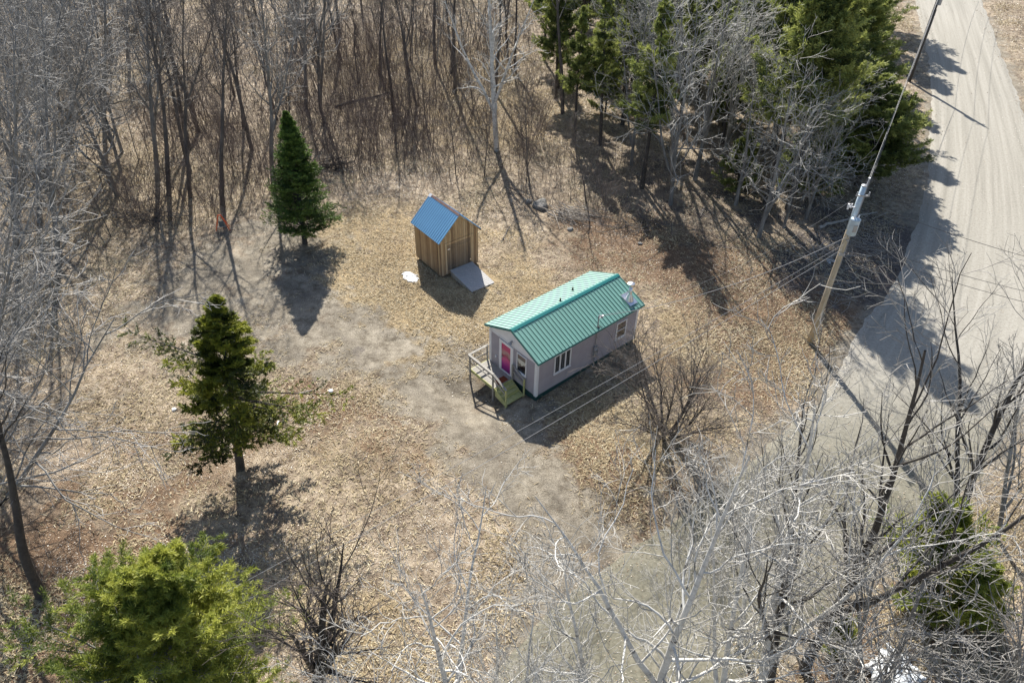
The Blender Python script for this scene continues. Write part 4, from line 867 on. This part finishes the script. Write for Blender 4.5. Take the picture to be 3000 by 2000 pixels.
# left side
T(darkB, (97, 1372), (-110, 800), label='dark leaning trunk at the left edge with pale crown over the clearing', rot=2.0, wide=1.0)
for i, (b, t, p, l) in enumerate([
    ((-60, 1290), (20, 520), greyC, 'pale twiggy tree at the left edge, its crown spreading over the ground'), ((-90, 1000), (60, 420), greyC, 'grey twiggy crown at the left edge above the leaning dark trunk'),
    ((-30, 900), (20, 520), bigB, 'pale twiggy tree at the left edge level with the dark spruce'), ((-100, 1150), (10, 640), greyC, 'pale twiggy tree at the left edge below the level of the dark spruce top'),
    ((-160, 860), (-60, 250), greyB, 'grey bare tree half cut off by the left edge'),
    ((135, 612), (115, 60), greyA, 'tall grey tree with dark lower trunk at the left of the clearing'), ((90, 510), (60, -60), greyB, 'grey tree second from the left edge above the clearing'),
    ((40, 640), (0, 60), greyC, 'grey twiggy tree nearest the left edge above the clearing'), ((362, 417), (350, -120), greyA, 'grey tree with curved dark foot left of the orange frame'),
    ((388, 448), (375, -90), broA, 'straight brown trunk left of the orange frame'), ((437, 450), (400, -40), broB, 'brown trunk with curved foot nearest left of the orange frame'),
    ((511, 470), (490, -60), broA, 'straight brown trunk directly behind the orange frame'), ((626, 405), (610, -90), greyA, 'tall pale streaked trunk just left of the cone shaped fir'),
    ((703, 250), (672, -160), greyA, 'thick grey trunk leaning left above the cone shaped fir'), ((735, 250), (728, -190), greyB, 'thick twin trunk above the cone shaped fir'),
    ((297, 175), (262, -200), greyB, 'forked grey tree high in the woods at left'), ((240, 330), (220, -150), greyC, 'grey twiggy tree in the dense woods at left'),
    ((170, 250), (140, -220), greyC, 'grey twiggy tree deep in the dense woods at left'), ((60, 330), (30, -160), greyC, 'large grey tree in the upper left woods'), ((1045, 215), (1030, -200), broA, 'dark straight trunk left behind the white birch'), ((1000, 150), (985, -250), broA, 'dark straight trunk high to the left of the white birch')]):
    T(p, b, t, label=l, rot=i * 2.1)
# right woods
for i, (b, t, p, l) in enumerate([
    ((1596, 412), (1690, -60), bigA, 'pale grey tree leaning right above the cottage roof'), ((1540, 470), (1575, 60), bigB, 'wide twiggy grey tree above the green roof'), ((1548, 340), (1540, -150), bigA, 'straight grey tree behind the wide twiggy one above the roof'),
    ((1743, 545), (1850, 150), bigB, 'forked grey tree between the cottage and the utility pole'), ((1800, 520), (1880, 230), greyC, 'pale tree with drooping limbs left of the utility pole top'),
    ((1500, 120), (1540, -260), greyB, 'grey tree at the top of the woods above the cottage'), ((1450, 380), (1480, 10), greyC, 'low spreading grey tree between the birch and the pines'), ((1655, 400), (1750, 0), bigA, 'pale grey trunk leaning right, second from the leaning tree above the roof'), ((1690, 470), (1760, 130), bigB, 'spreading pale tree between the leaning grey tree and the forked one'), ((1490, 300), (1500, -120), bigA, 'pale tree standing among dark pine trunks above the cottage'), ((1850, 500), (1960, 200), bigB, 'pale limbed tree nearest the top of the utility pole'), ((1700, 250), (1780, -180), bigA, 'tall pale tree among the pines high above the utility pole'),
    ((1775, 330), (1850, -90), greyA, 'grey trunk among the pines left of the utility pole'), ((1347, 466), (1300, 250), broC, 'thin crooked dark tree between the shed and the pines'), ((1215, 420), (1170, 190), broC, 'thin crooked dark tree just right of the birch foot'),
    ((1610, 60), (1650, -300), greyC, 'grey twiggy tree at the top edge above the cottage')]):
    T(p, b, t, label=l, rot=i * 1.3 + .5)
# foreground right and bottom
for i, (b, t, p, l) in enumerate([
    ((1045, 1760), (1050, 1250), aspA, 'white twigged aspen at the bottom edge in the middle'), ((1500, 1720), (1560, 1010), aspA, 'large white aspen at the bottom right of the middle, below the shrub'),
    ((1360, 1740), (1330, 1300), aspB, 'smaller white aspen between the two larger ones at the bottom'), ((1745, 1640), (1885, 880), aspB, 'white aspen whose top stands over the road junction'),
    ((1640, 1700), (1680, 1120), aspB, 'white aspen crowded between larger ones at the bottom right'), ((1700, 1480), (1730, 1090), aspB, 'white aspen beside the shrub at the near edge of the road'), ((1140, 1700), (1170, 1400), aspB, 'small white aspen at the bottom edge right of the middle one'), ((1800, 1420), (1850, 1120), aspA, 'white aspen on the near side of the road below the utility pole'), ((1560, 1640), (1520, 1330), aspB, 'short white aspen filling the bottom right clump'), ((820, 1800), (800, 1500), aspB, 'white twig crown cut off by the bottom edge'), ((1200, 1840), (1220, 1480), aspA, 'low white crown at the bottom edge over the road')]):
    T(p, b, t, label=l, rot=i * 1.9)
for i, (b, t, p, l) in enumerate([
    ((1848, 1535), (2130, 700), darkA, 'tall dark tree leaning right across the road at bottom right'), ((2148, 1368), (2390, 640), darkA, 'dark tree leaning out past the right edge beside the young pine'),
    ((1760, 1600), (1990, 960), darkA, 'slim dark tree left of the tall leaning one'), ((2120, 1760), (2420, 1210), greyB, 'grey tree leaning into the bottom right corner'), ((2230, 1800), (2500, 1180), greyA, 'grey trunk nearest the bottom right corner'),
    ((1990, 1680), (2180, 1200), greyC, 'pale twiggy tree above the white tarp'), ((1920, 1730), (2060, 1250), greyC, 'twiggy tree at the bottom edge left of the white tarp'), ((2290, 1240), (2400, 820), greyB, 'grey tree at the right edge beyond the young pine')]):
    T(p, b, t, label=l, rot=i * 2.3 + 3.2)

# ---- the rest of the woods
rng = np.random.default_rng(77)
EDGE = [(-900, 900), (-300, 820), (-40, 700), (130, 590), (300, 470), (420, 430), (520, 440), (640, 400), (760, 330), (900, 330), (1010, 360), (1120, 330), (1250, 380), (1400, 430), (1560, 470), (1700, 500), (1860, 430), (1930, 330), (1990, 180), (2030, 40), (2060, -150), (2100, -420), (-900, -420)]
placed = [tuple(o.location[:2]) for o in C.objects if o.parent is None and o.name.split('.')[0].endswith('tree')]
def scatter(n, poly, dmin, x0, x1, y0, y1, tries=60000):
    out = []; pl = np.array(placed)
    X = rng.uniform(x0, x1, tries); Y = rng.uniform(y0, y1, tries); px, py, w = topix(X, Y); ok = inpoly(px, py, poly) & (w > 1) & (road_d(X, Y) > 2)
    for x, y in zip(X[ok], Y[ok]):
        if len(out) >= n: break
        if (np.hypot(pl[:, 0] - x, pl[:, 1] - y) < dmin).any(): continue
        out.append((x, y)); pl = np.vstack([pl, [x, y]]); placed.append((x, y))
    return out
for i, (x, y) in enumerate(scatter(270, EDGE, 2.4, -85, 40, 40, 128)):
    px, py, _ = topix(x, y); left = px < 330 + 60 * rng.normal(); right = px > 1250 + 60 * rng.normal()
    if right and px > 1900: continue
    if left: p = [greyA, greyB, greyC][i % 3]; lb = gr = ('far ' if py < 60 else '') + 'grey twiggy tree in the woods ' + ('along the left edge' if px < 120 else 'at upper left') + (' nearest the clearing' if py > 320 else '')
    elif right: p = [broA, tallpine2, broA, tallpine, broB, tallpine2][i % 6]; lb, gr = pine_label(px, py, 'bare tree among the pines'), 'bare trees among the pines'
    else:
        p = [broA, broB, broC, broA][i % 4]
        w1 = 'left of the cone shaped fir' if px < 600 else 'directly above the cone shaped fir' if px < 790 else 'between the fir and the shed' if px < 960 else 'behind the shed, left of the white birch' if px < 1130 else 'right of the white birch'
        lb = ('far ' if py < 120 else '') + 'brown bare trunk in the woods ' + w1; gr = lb
    if p in (tallpine, tallpine2): lb, gr = pine_label(px, py), GP
    h = p['_h'] * rng.uniform(.8, 1.15); top = (x + rng.normal() * .06 * h, y + rng.normal() * .06 * h, h)
    plant(p, (x, y), top, None, lb, 'evergreen tree' if p in (tallpine, tallpine2) else 'tree', gr, rng.uniform(0, 6.28))
# beyond the road at upper right, and out of frame on the right: only their twigs reach in
for i, (px, py) in enumerate([(2420, 120), (2440, 320), (2500, 520), (2380, 20), (2350, -80)]):
    T(sap, (px, py), h=4, label=['bare shrub beyond the road at the right edge', 'bare shrub beyond the road, second down the right edge', 'bare shrub out past the right edge of the road', 'bare shrub beyond the road near the top corner', 'bare shrub beyond the road at the very top corner'][i], group='shrubs across the road', cat='shrub', rot=i)
# saplings along the edge of the woods: individuals
EDGE2 = [(180, 640), (330, 560), (470, 540), (640, 470), (700, 400), (900, 420), (960, 440), (1100, 400), (1250, 470), (1420, 520), (1420, 380), (1100, 250), (750, 240), (400, 330), (150, 480)]
for i, (x, y) in enumerate(scatter(48, EDGE2, 1.3, -60, 30, 35, 80)):
    plant([sap, pole_][i % 5 == 0], (x, y), None, [3.2, 6.5][i % 5 == 0] * rng.uniform(.7, 1.25), 'leafless reddish shrub at the front of the woods ' + ('left of the orange frame' if x < -20 else 'by the cone shaped fir' if x < -12 else 'between the fir and the shed' if x < -4 else 'right of the shed'), 'shrub', 'shrubs at the edge of the woods', rng.uniform(0, 6))
# crowded thin stems: nobody could count them
def thicket(name, poly, n, hmin, hmax, m, label, seed, box_, wob=.09, side=5, r=.012, dens=None):
    rg = np.random.default_rng(seed); X = rg.uniform(box_[0], box_[1], n * 6); Y = rg.uniform(box_[2], box_[3], n * 6); px, py, w = topix(X, Y)
    ok = inpoly(px, py, poly) & (w > 1) & (road_d(X, Y) > 1.2) & (vnoise(X, Y, 5, seed) > rg.uniform(.15, .75, len(X))); X = X[ok][:n]; Y = Y[ok][:n]; k = len(X)
    Hh = rg.uniform(hmin, hmax, k); P = np.stack([X, Y, gz(X, Y) - .05], -1); D = np.stack([rg.normal(size=k) * .22, rg.normal(size=k) * .22, np.ones(k)], -1)
    tb = Tubes(); c0 = grow(P, D, Hh, 6, wob, .02, rg); r0 = r * (Hh / 3) ** .7 + .004; tb.add(c0, r0, .004, 3)
    c1, r1 = branch_set(c0, r0, side, .25, .55, .35, .4, rg, wob, .05, 3, rmin=.006); tb.add(c1, r1, .004, 3)
    c2, r2 = branch_set(c1, r1, 3, .25, .6, .45, .4, rg, wob, .03, 2, rmin=.005); tb.add(c2, r2, .004, 3)
    return tag(tb.mesh(name, m), label, 'thicket', None, 'stuff')
TH = [(250, 560), (470, 520), (640, 460), (760, 420), (900, 440), (960, 440), (1090, 430), (1200, 420), (1250, 330), (1150, 60), (900, 60), (480, 120), (330, 330)]
thicket('undergrowth', TH, 2300, 1.5, 6.5, M['sapling'], 'reddish brown thicket of thin bare saplings behind fir and shed', 3, (-50, 20, 40, 100))
thicket('undergrowth', [(-700, 500), (60, 470), (300, 380), (700, 240), (1000, 260), (1180, 200), (1230, -200), (-700, -200)], 650, 5.5, 10.5, M['bark_grey'], 'slender young grey trunks crowding the woods along the top', 9, (-80, 8, 45, 125), r=.026, wob=.05)
thicket('undergrowth', [(-700, 900), (-40, 760), (150, 640), (330, 520), (400, 300), (500, 60), (300, -120), (-700, -120)], 1700, 1.5, 5.0, M['twig_grey'], 'grey brushy undergrowth beneath the upper left trees', 4, (-85, -15, 30, 110), r=.014)
thicket('undergrowth', [(1200, 480), (1400, 560), (1560, 560), (1720, 620), (1850, 540), (1940, 430), (2000, 200), (2040, -50), (1200, -50), (1180, 300)], 1700, 1.0, 4.0, M['twig_brown'], 'brushy undergrowth beneath the trees above the cottage', 5, (-5, 40, 35, 110))
thicket('undergrowth', [(1500, 1750), (1700, 1590), (1860, 1480), (2040, 1330), (2150, 1230), (2280, 1110), (2420, 960), (2700, 900), (2700, 1750)], 550, .8, 2.6, M['twig_brown'], 'brushy undergrowth beneath the leaning trees at lower right', 6, (4, 45, 5, 35))
thicket('undergrowth', [(-600, 1700), (-100, 800), (100, 760), (150, 1000), (120, 1300), (60, 1500), (0, 1700)], 420, .6, 2.4, M['twig_grey'], 'brushy undergrowth along the left edge of the clearing', 7, (-45, -10, 10, 40))
thicket('undergrowth', [(2290, 0), (2352, 180), (2470, 400), (2700, 500), (2700, -100), (2260, -100)], 500, .5, 2.0, M['twig_brown'], 'low bare brush along the far side of the road', 8, (35, 110, 45, 130))

# ------------------------------------------------------------------ litter on the ground
def zone_ok(x, y):
    hx = (x - HX) * HU[0] + (y - HY) * HU[1]; hy = (x - HX) * HW[0] + (y - HY) * HW[1]
    sx = (x - SX) * su[0] + (y - SY) * su[1]; sy = (x - SX) * sw_[0] + (y - SY) * sw_[1]
    inside = ((hx > -1.4) & (hx < 7.6) & (hy > -.05) & (hy < 3.9)) | ((sx > -2.4) & (sx < 3) & (sy > 0) & (sy < 2.9))
    return ~inside
def leaves(name, n, seed, size, kind):
    rg = np.random.default_rng(seed); m = n * 3
    d = np.sqrt(rg.random(m)) ** 1.0 * 115 ** 1; Y = 6 + (rg.random(m) ** 1.5) * 112; X = (rg.random(m) - .5) * (38 + Y * 1.55) - 1
    dirt, straw, rust, dark, rd = w_dirt(X, Y), w_straw(X, Y), w_rust(X, Y), w_dark_shade(X, Y), road_d(X, Y)
    cl = vnoise(X, Y, 2.2, 21) * .55 + vnoise(X, Y, .7, 22) * .45
    if kind == 'leaf': p = np.clip(-.15 + cl * 1.6 - .35 * straw, .03, 1) * np.clip(1 - 1.05 * dirt, .04, 1)
    else: p = np.clip(-.1 + straw * .8 + 1.1 * vnoise(X, Y, 2.6, 30) ** 1.5, 0, 1) * np.clip(1 - 1.1 * dirt, 0, 1)
    p = np.where(rd < 0, (np.clip(.35 * cl * np.clip(1 + rd / 1.8, 0, 1) + .012 + np.where(Y < 33, .10 * (cl > .52), 0), 0, 1)) if kind == 'leaf' else 0, p); ok = (rg.random(m) < p) & zone_ok(X, Y); X, Y, rust, straw = X[ok][:n], Y[ok][:n], rust[ok][:n], straw[ok][:n]; k = len(X)
    P = np.stack([X, Y, np.maximum(gz(X, Y), np.where(rd[ok][:n] < 0, .012, -9)) + .012], -1)
    sc_ = 1 + np.clip((Y - 45) / 60, 0, 1) * .9
    if kind == 'leaf':
        az = rg.uniform(0, 6.283, k); tl = rg.normal(size=k) * .42; u = np.stack([np.cos(az), np.sin(az), np.sin(tl)], -1); v = np.stack([-np.sin(az), np.cos(az), rg.normal(size=k) * .42], -1)
        L = (size * rg.uniform(.45, 1.35, k) * sc_ * (.78 + .22 * np.clip((Y - 15) / 25, 0, 1)))[:, None]; W = L * rg.uniform(.45, .8, (k, 1)); c = P + np.array([0, 0, 1]) * L * .22
        V = np.stack([c - u * L * .5, c - v * W * .5, c + u * L * .5, c + v * W * .5], 1)
        tone = np.clip(.58 + rg.normal(size=k) * .28 - rust * .22 + .7 * (vnoise(X, Y, 3, 33) - .5) + .3 * (vnoise(X, Y, .9, 34) - .5), 0, 1)
    else:
        az = rg.uniform(0, 6.283, k); b = .7 + .5 * rg.random(k); d_ = nrmz(np.stack([np.cos(az) * b, np.sin(az) * b, .12 + .45 * rg.random(k)], -1)); s = nrmz(np.cross(d_, np.array([0, 0, 1.])))
        L = (size * rg.uniform(.6, 1.4, k) * sc_)[:, None]; W = .016 * sc_[:, None] * rg.uniform(.7, 1.6, (k, 1))
        V = np.stack([P - s * W, P + s * W, P + d_ * L * .6 + s * W * .8, P + d_ * L - np.array([0, 0, .3]) * L * .3], 1)
        tone = np.clip(.62 + rg.normal(size=k) * .2 + .5 * (vnoise(X, Y, 2, 35) - .5), 0, 1)
    V = V.reshape(-1, 3); return link(name, V, np.arange(len(V)), np.full(k, 4), M['leaf' if kind == 'leaf' else 'drygrass'], None, False, tone)
tag(leaves('leaf_litter', 900000, 61, .060, 'leaf'), 'dead brown leaves scattered over the whole clearing and woodland floor', 'leaf litter', None, 'stuff')
tag(leaves('dry_grass', 400000, 62, .24, 'grass'), 'matted straw coloured dead grass around the shed and cottage', 'dry grass', None, 'stuff')
def sticks(name, n, seed, poly, box_, lo, hi, r, m, label):
    rg = np.random.default_rng(seed); X = rg.uniform(box_[0], box_[1], n * 8); Y = rg.uniform(box_[2], box_[3], n * 8); px, py, w = topix(X, Y); ok = inpoly(px, py, poly) & (w > 1) & (road_d(X, Y) > .8) & zone_ok(X, Y); X = X[ok][:n]; Y = Y[ok][:n]; k = len(X)
    az = rg.uniform(0, 6.283, k); c = grow(np.stack([X, Y, gz(X, Y) + .04], -1), np.stack([np.cos(az), np.sin(az), rg.normal(size=k) * .07], -1), rg.uniform(lo, hi, k), 4, .12, 0, rg)
    c[..., 2] = np.maximum(c[..., 2], gz(c[..., 0], c[..., 1]) + .015); rr = r * rg.uniform(.5, 1.3, k)
    tb = Tubes().add(c, rr, rr * .4, 4); return tag(tb.mesh(name, m), label, 'twigs', None, 'stuff')
ALLP = [(-300, 1800), (-300, -50), (2050, -50), (2080, 300), (2050, 560), (1950, 720), (1850, 860), (1640, 1080), (1300, 1320), (1100, 1560), (1000, 1800)]
sticks('fallen_twigs', 2600, 71, [(-300, 1000), (-300, -50), (2050, -50), (2080, 300), (2050, 560), (1950, 720), (1500, 620), (1100, 420), (800, 420), (600, 560), (200, 700)], (-80, 45, 25, 110), .4, 2.2, .018, M['deadwood'], 'fallen grey twigs on the woodland floor')
sticks('fallen_twigs', 380, 72, [(1850, 560), (1980, 480), (2090, 500), (2070, 600), (1990, 700), (1900, 700)], (15, 35, 33, 52), .4, 1.8, .022, M['deadwood'], 'tangle of cut brush in the shade between the utility pole and the road')

# ------------------------------------------------------------------ small things lying about
def rock(px, py, r, label, group=None, m=None, seed=0, flat=.6):
    import bmesh
    bm = bmesh.new(); bmesh.ops.create_icosphere(bm, subdivisions=3, radius=1); rg = np.random.default_rng(seed)
    K = rg.normal(size=(5, 3)); 
    for v in bm.verts:
        d = 1 + .13 * sum(math.sin(v.co.dot(Vector(k)) * 1.6 + i) for i, k in enumerate(K)) * .6; v.co *= d * r; v.co.z *= flat
    me = bpy.data.meshes.new('rock'); bm.to_mesh(me); bm.free(); me.materials.append(m or M['rock']); o = bpy.data.objects.new('rock', me); C.objects.link(o)
    p = at(px, py); o.location = (p[0], p[1], gzf(p[0], p[1]) + r * flat * .3); o.rotation_euler = (0, 0, seed); tag(o, label, 'rock', group); return o
rock(1242, 472, .62, 'large rounded grey boulder at the edge of the woods behind the shed', seed=3)
rock(1215, 462, .25, 'small grey rock beside the large boulder', seed=4)
rock(1310, 527, .22, 'small pale rock near the brush pile', seed=5)
rock(1470, 560, .16, 'pale rock on the leaves above the cottage roof', seed=6)
rock(760, 898, .13, 'bright pale stone on the ground right of the dark spruce', seed=7, m=M['snow'])
rock(400, 942, .12, 'pale stone on the bare ground left of the dark spruce', seed=8, m=M['snow'])
def slab(name, pts, th, m, label, cat, seed=1, n=3):
    """an irregular low mound with an uneven outline"""
    c = np.array([at(*p)[:2] for p in pts]); k = len(c); cen = c.mean(0); V = []; F = []; rg = np.random.default_rng(seed)
    out = []
    for i in range(k):
        for j in range(6):
            q = c[i] * (1 - j / 6) + c[(i + 1) % k] * j / 6; out.append(q + rg.normal(size=2) * .07)
    out = np.array(out); K = len(out); rings = [1, .93, .7, .4]
    for ri, s in enumerate(rings):
        for q in out:
            p = cen + (q - cen) * s; V.append((p[0], p[1], gzf(*p) + (-.02 if ri == 0 else th * (1 - s * s * .7) * (1 + .3 * rg.normal()) + .02)))
    V.append((cen[0], cen[1], gzf(*cen) + th * 1.05))
    for ri in range(3):
        for i in range(K): F.append((ri * K + i, ri * K + (i + 1) % K, (ri + 1) * K + (i + 1) % K, (ri + 1) * K + i))
    for i in range(K): F.append((3 * K + i, 3 * K + (i + 1) % K, 4 * K))
    o = link(name, V, [i for f in F for i in f], [len(f) for f in F], m, None, False); tag(o, label, cat); return o
slab('snow_patch', [(922, 626), (940, 624), (962, 634), (958, 648), (940, 649), (928, 641)], .07, M['snow'], 'small patch of bright melting snow on the grass left of the shed', 'snow')
slab('snow_patch', [(1896, 598), (1912, 594), (1918, 600), (1905, 607)], .06, M['snow'], 'small pale patch in the brush left of the utility pole', 'snow', 4)
# tarp
def tarp():
    c = [at(1985, 1530), at(2030, 1488), at(2110, 1545), at(2125, 1590), at(2010, 1600)]
    a, b, d, e = np.array(at(1985, 1528)), np.array(at(2040, 1482)), np.array(at(2125, 1560)), np.array(at(2040, 1640)); V = []; n = 22
    for i in range(n):
        for j in range(n):
            u, v = i / (n - 1), j / (n - 1); p = (a * (1 - u) + b * u) * (1 - v) + (e * (1 - u) + d * u) * v
            z = .12 + .55 * math.sin(u * 3.14) ** .6 * math.sin(v * 3.14) ** .6 + .10 * math.sin(u * 17 + v * 5) * math.sin(v * 11) + (vnoise(u * 10, v * 10, 1.2, 5) - .5) * .22
            V.append((p[0] + (vnoise(u * 8, v * 8, 1, 6) - .5) * .3, p[1] + (vnoise(u * 8, v * 8, 1, 7) - .5) * .3, max(.02, float(z))))
    F = [(i * n + j, (i + 1) * n + j, (i + 1) * n + j + 1, i * n + j + 1) for i in range(n - 1) for j in range(n - 1)]
    o = link('tarp', V, [q for f in F for q in f], [4] * len(F), M['tarp']); s = o.modifiers.new('thick', 'SOLIDIFY'); s.thickness = .012
    tag(o, 'crumpled white tarp heaped on the ground under trees at bottom right', 'tarp')
tarp()
# orange frame
p = at(512, 528); of = tag(empty('folding_frame', (p[0], p[1], gzf(p[0], p[1])), .25), 'bright orange legged A-shaped frame standing at the edge of the woods', 'frame')
for sx, y in ((-1, 0), (1, 0)):
    MB().bar((sx * .46, -.05, -.03), (sx * .09, 0, 1.2), .07, .05).build('leg', M['orange'], of)
    MB().bar((sx * .43, .45, -.03), (sx * .09, .04, 1.15), .05, .04).build('leg', M['orange'], of)
MB().box(-.17, .17, -.0, .05, .25, .7).build('panel', M['greypanel'], of)
MB().bar((-.1, .02, 1.17), (.1, .02, 1.17), .08, .05).build('hinge_bar', M['orange'], of)
MB().bar((-.33, -.03, .3), (.33, -.03, .3), .04, .04).build('crossbar', M['dull_metal'], of)
# logs and brush piles
def logthing(a, b, r, label, m='deadwood', seed=0):
    A_ = np.array(at(*a)); B_ = np.array(at(*b)); A_[2] = gzf(*A_[:2]) + r; B_[2] = gzf(*B_[:2]) + r * .8; rg = np.random.default_rng(seed)
    L = np.linalg.norm(B_ - A_); t = np.linspace(0, 1, 9)[:, None]; P = A_ * (1 - t) + B_ * t; P[1:-1] += rg.normal(size=(7, 3)) * L * .012
    o = MB().tube([tuple(q) for q in P], [r * (1 - .5 * float(u)) for u in t], 8).build('fallen_log', M[m]); tag(o, label, 'log')
logthing((770, 248), (905, 215), .13, 'long dark fallen log lying in the thicket behind the fir', 'bark_brown', 1)
logthing((1880, 524), (1960, 503), .13, 'pale broken log left of the utility pole', 'deadwood', 2)
logthing((1965, 497), (2015, 488), .08, 'short pale log just beyond the utility pole', 'deadwood', 3)
logthing((640, 968), (632, 1005), .05, 'white stick standing by the dark spruce trunk', 'snow', 4)
logthing((690, 906), (718, 898), .05, 'pale stick on the ground right of the dark spruce', 'deadwood', 5)
logthing((1170, 520), (1150, 560), .05, 'bare stick on the leaves right of the shed', 'bark_brown', 6)
def pile(px, py, n, rad, L, label, seed, m='deadwood', dirn=None):
    rg = np.random.default_rng(seed); c = at(px, py); az = rg.uniform(0, 6.283, n) if dirn is None else dirn + rg.normal(size=n) * .35
    P = np.stack([c[0] + rg.normal(size=n) * rad, c[1] + rg.normal(size=n) * rad * .6, gzf(c[0], c[1]) + .04 + np.abs(rg.normal(size=n)) * .25], -1)
    D = np.stack([np.cos(az), np.sin(az), rg.normal(size=n) * .18], -1); cv = grow(P - D * L / 2, D, L * rg.uniform(.6, 1.2, n), 4, .08, 0, rg); cv[..., 2] = np.maximum(cv[..., 2], gz(cv[..., 0], cv[..., 1]) + .02)
    rr = .028 * rg.uniform(.5, 1.4, n); tb = Tubes().add(cv, rr, rr * .4, 5); tw, r2_ = branch_set(cv, rr, 3, .3, .6, .4, .3, rg, .1, 0, 3, rmin=.007); tb.add(tw, r2_, .005, 3)
    o = tb.mesh('brush_pile', M[m]); tag(o, label, 'brush pile')
pile(1318, 498, 70, .8, 2.0, 'heap of grey cut branches at the woods edge right of the shed', 1, dirn=-.7)
pile(765, 385, 45, .7, 1.6, 'dark brush heap in the woods edge right of the cone shaped fir', 2, 'bark_dark')
pile(1895, 590, 60, .9, 1.6, 'grey brush heap left of the tan utility pole', 3)
pile(330, 505, 60, 1.0, 1.8, 'dark brush heap at the woods edge left of the orange frame', 4, 'bark_brown')
pile(1480, 520, 45, 1.2, 1.8, 'scattered brush heap under the wide twiggy grey tree', 5, 'bark_brown')

for k in list(bpy.data.objects):
    if '_h' in k: del k['_h']
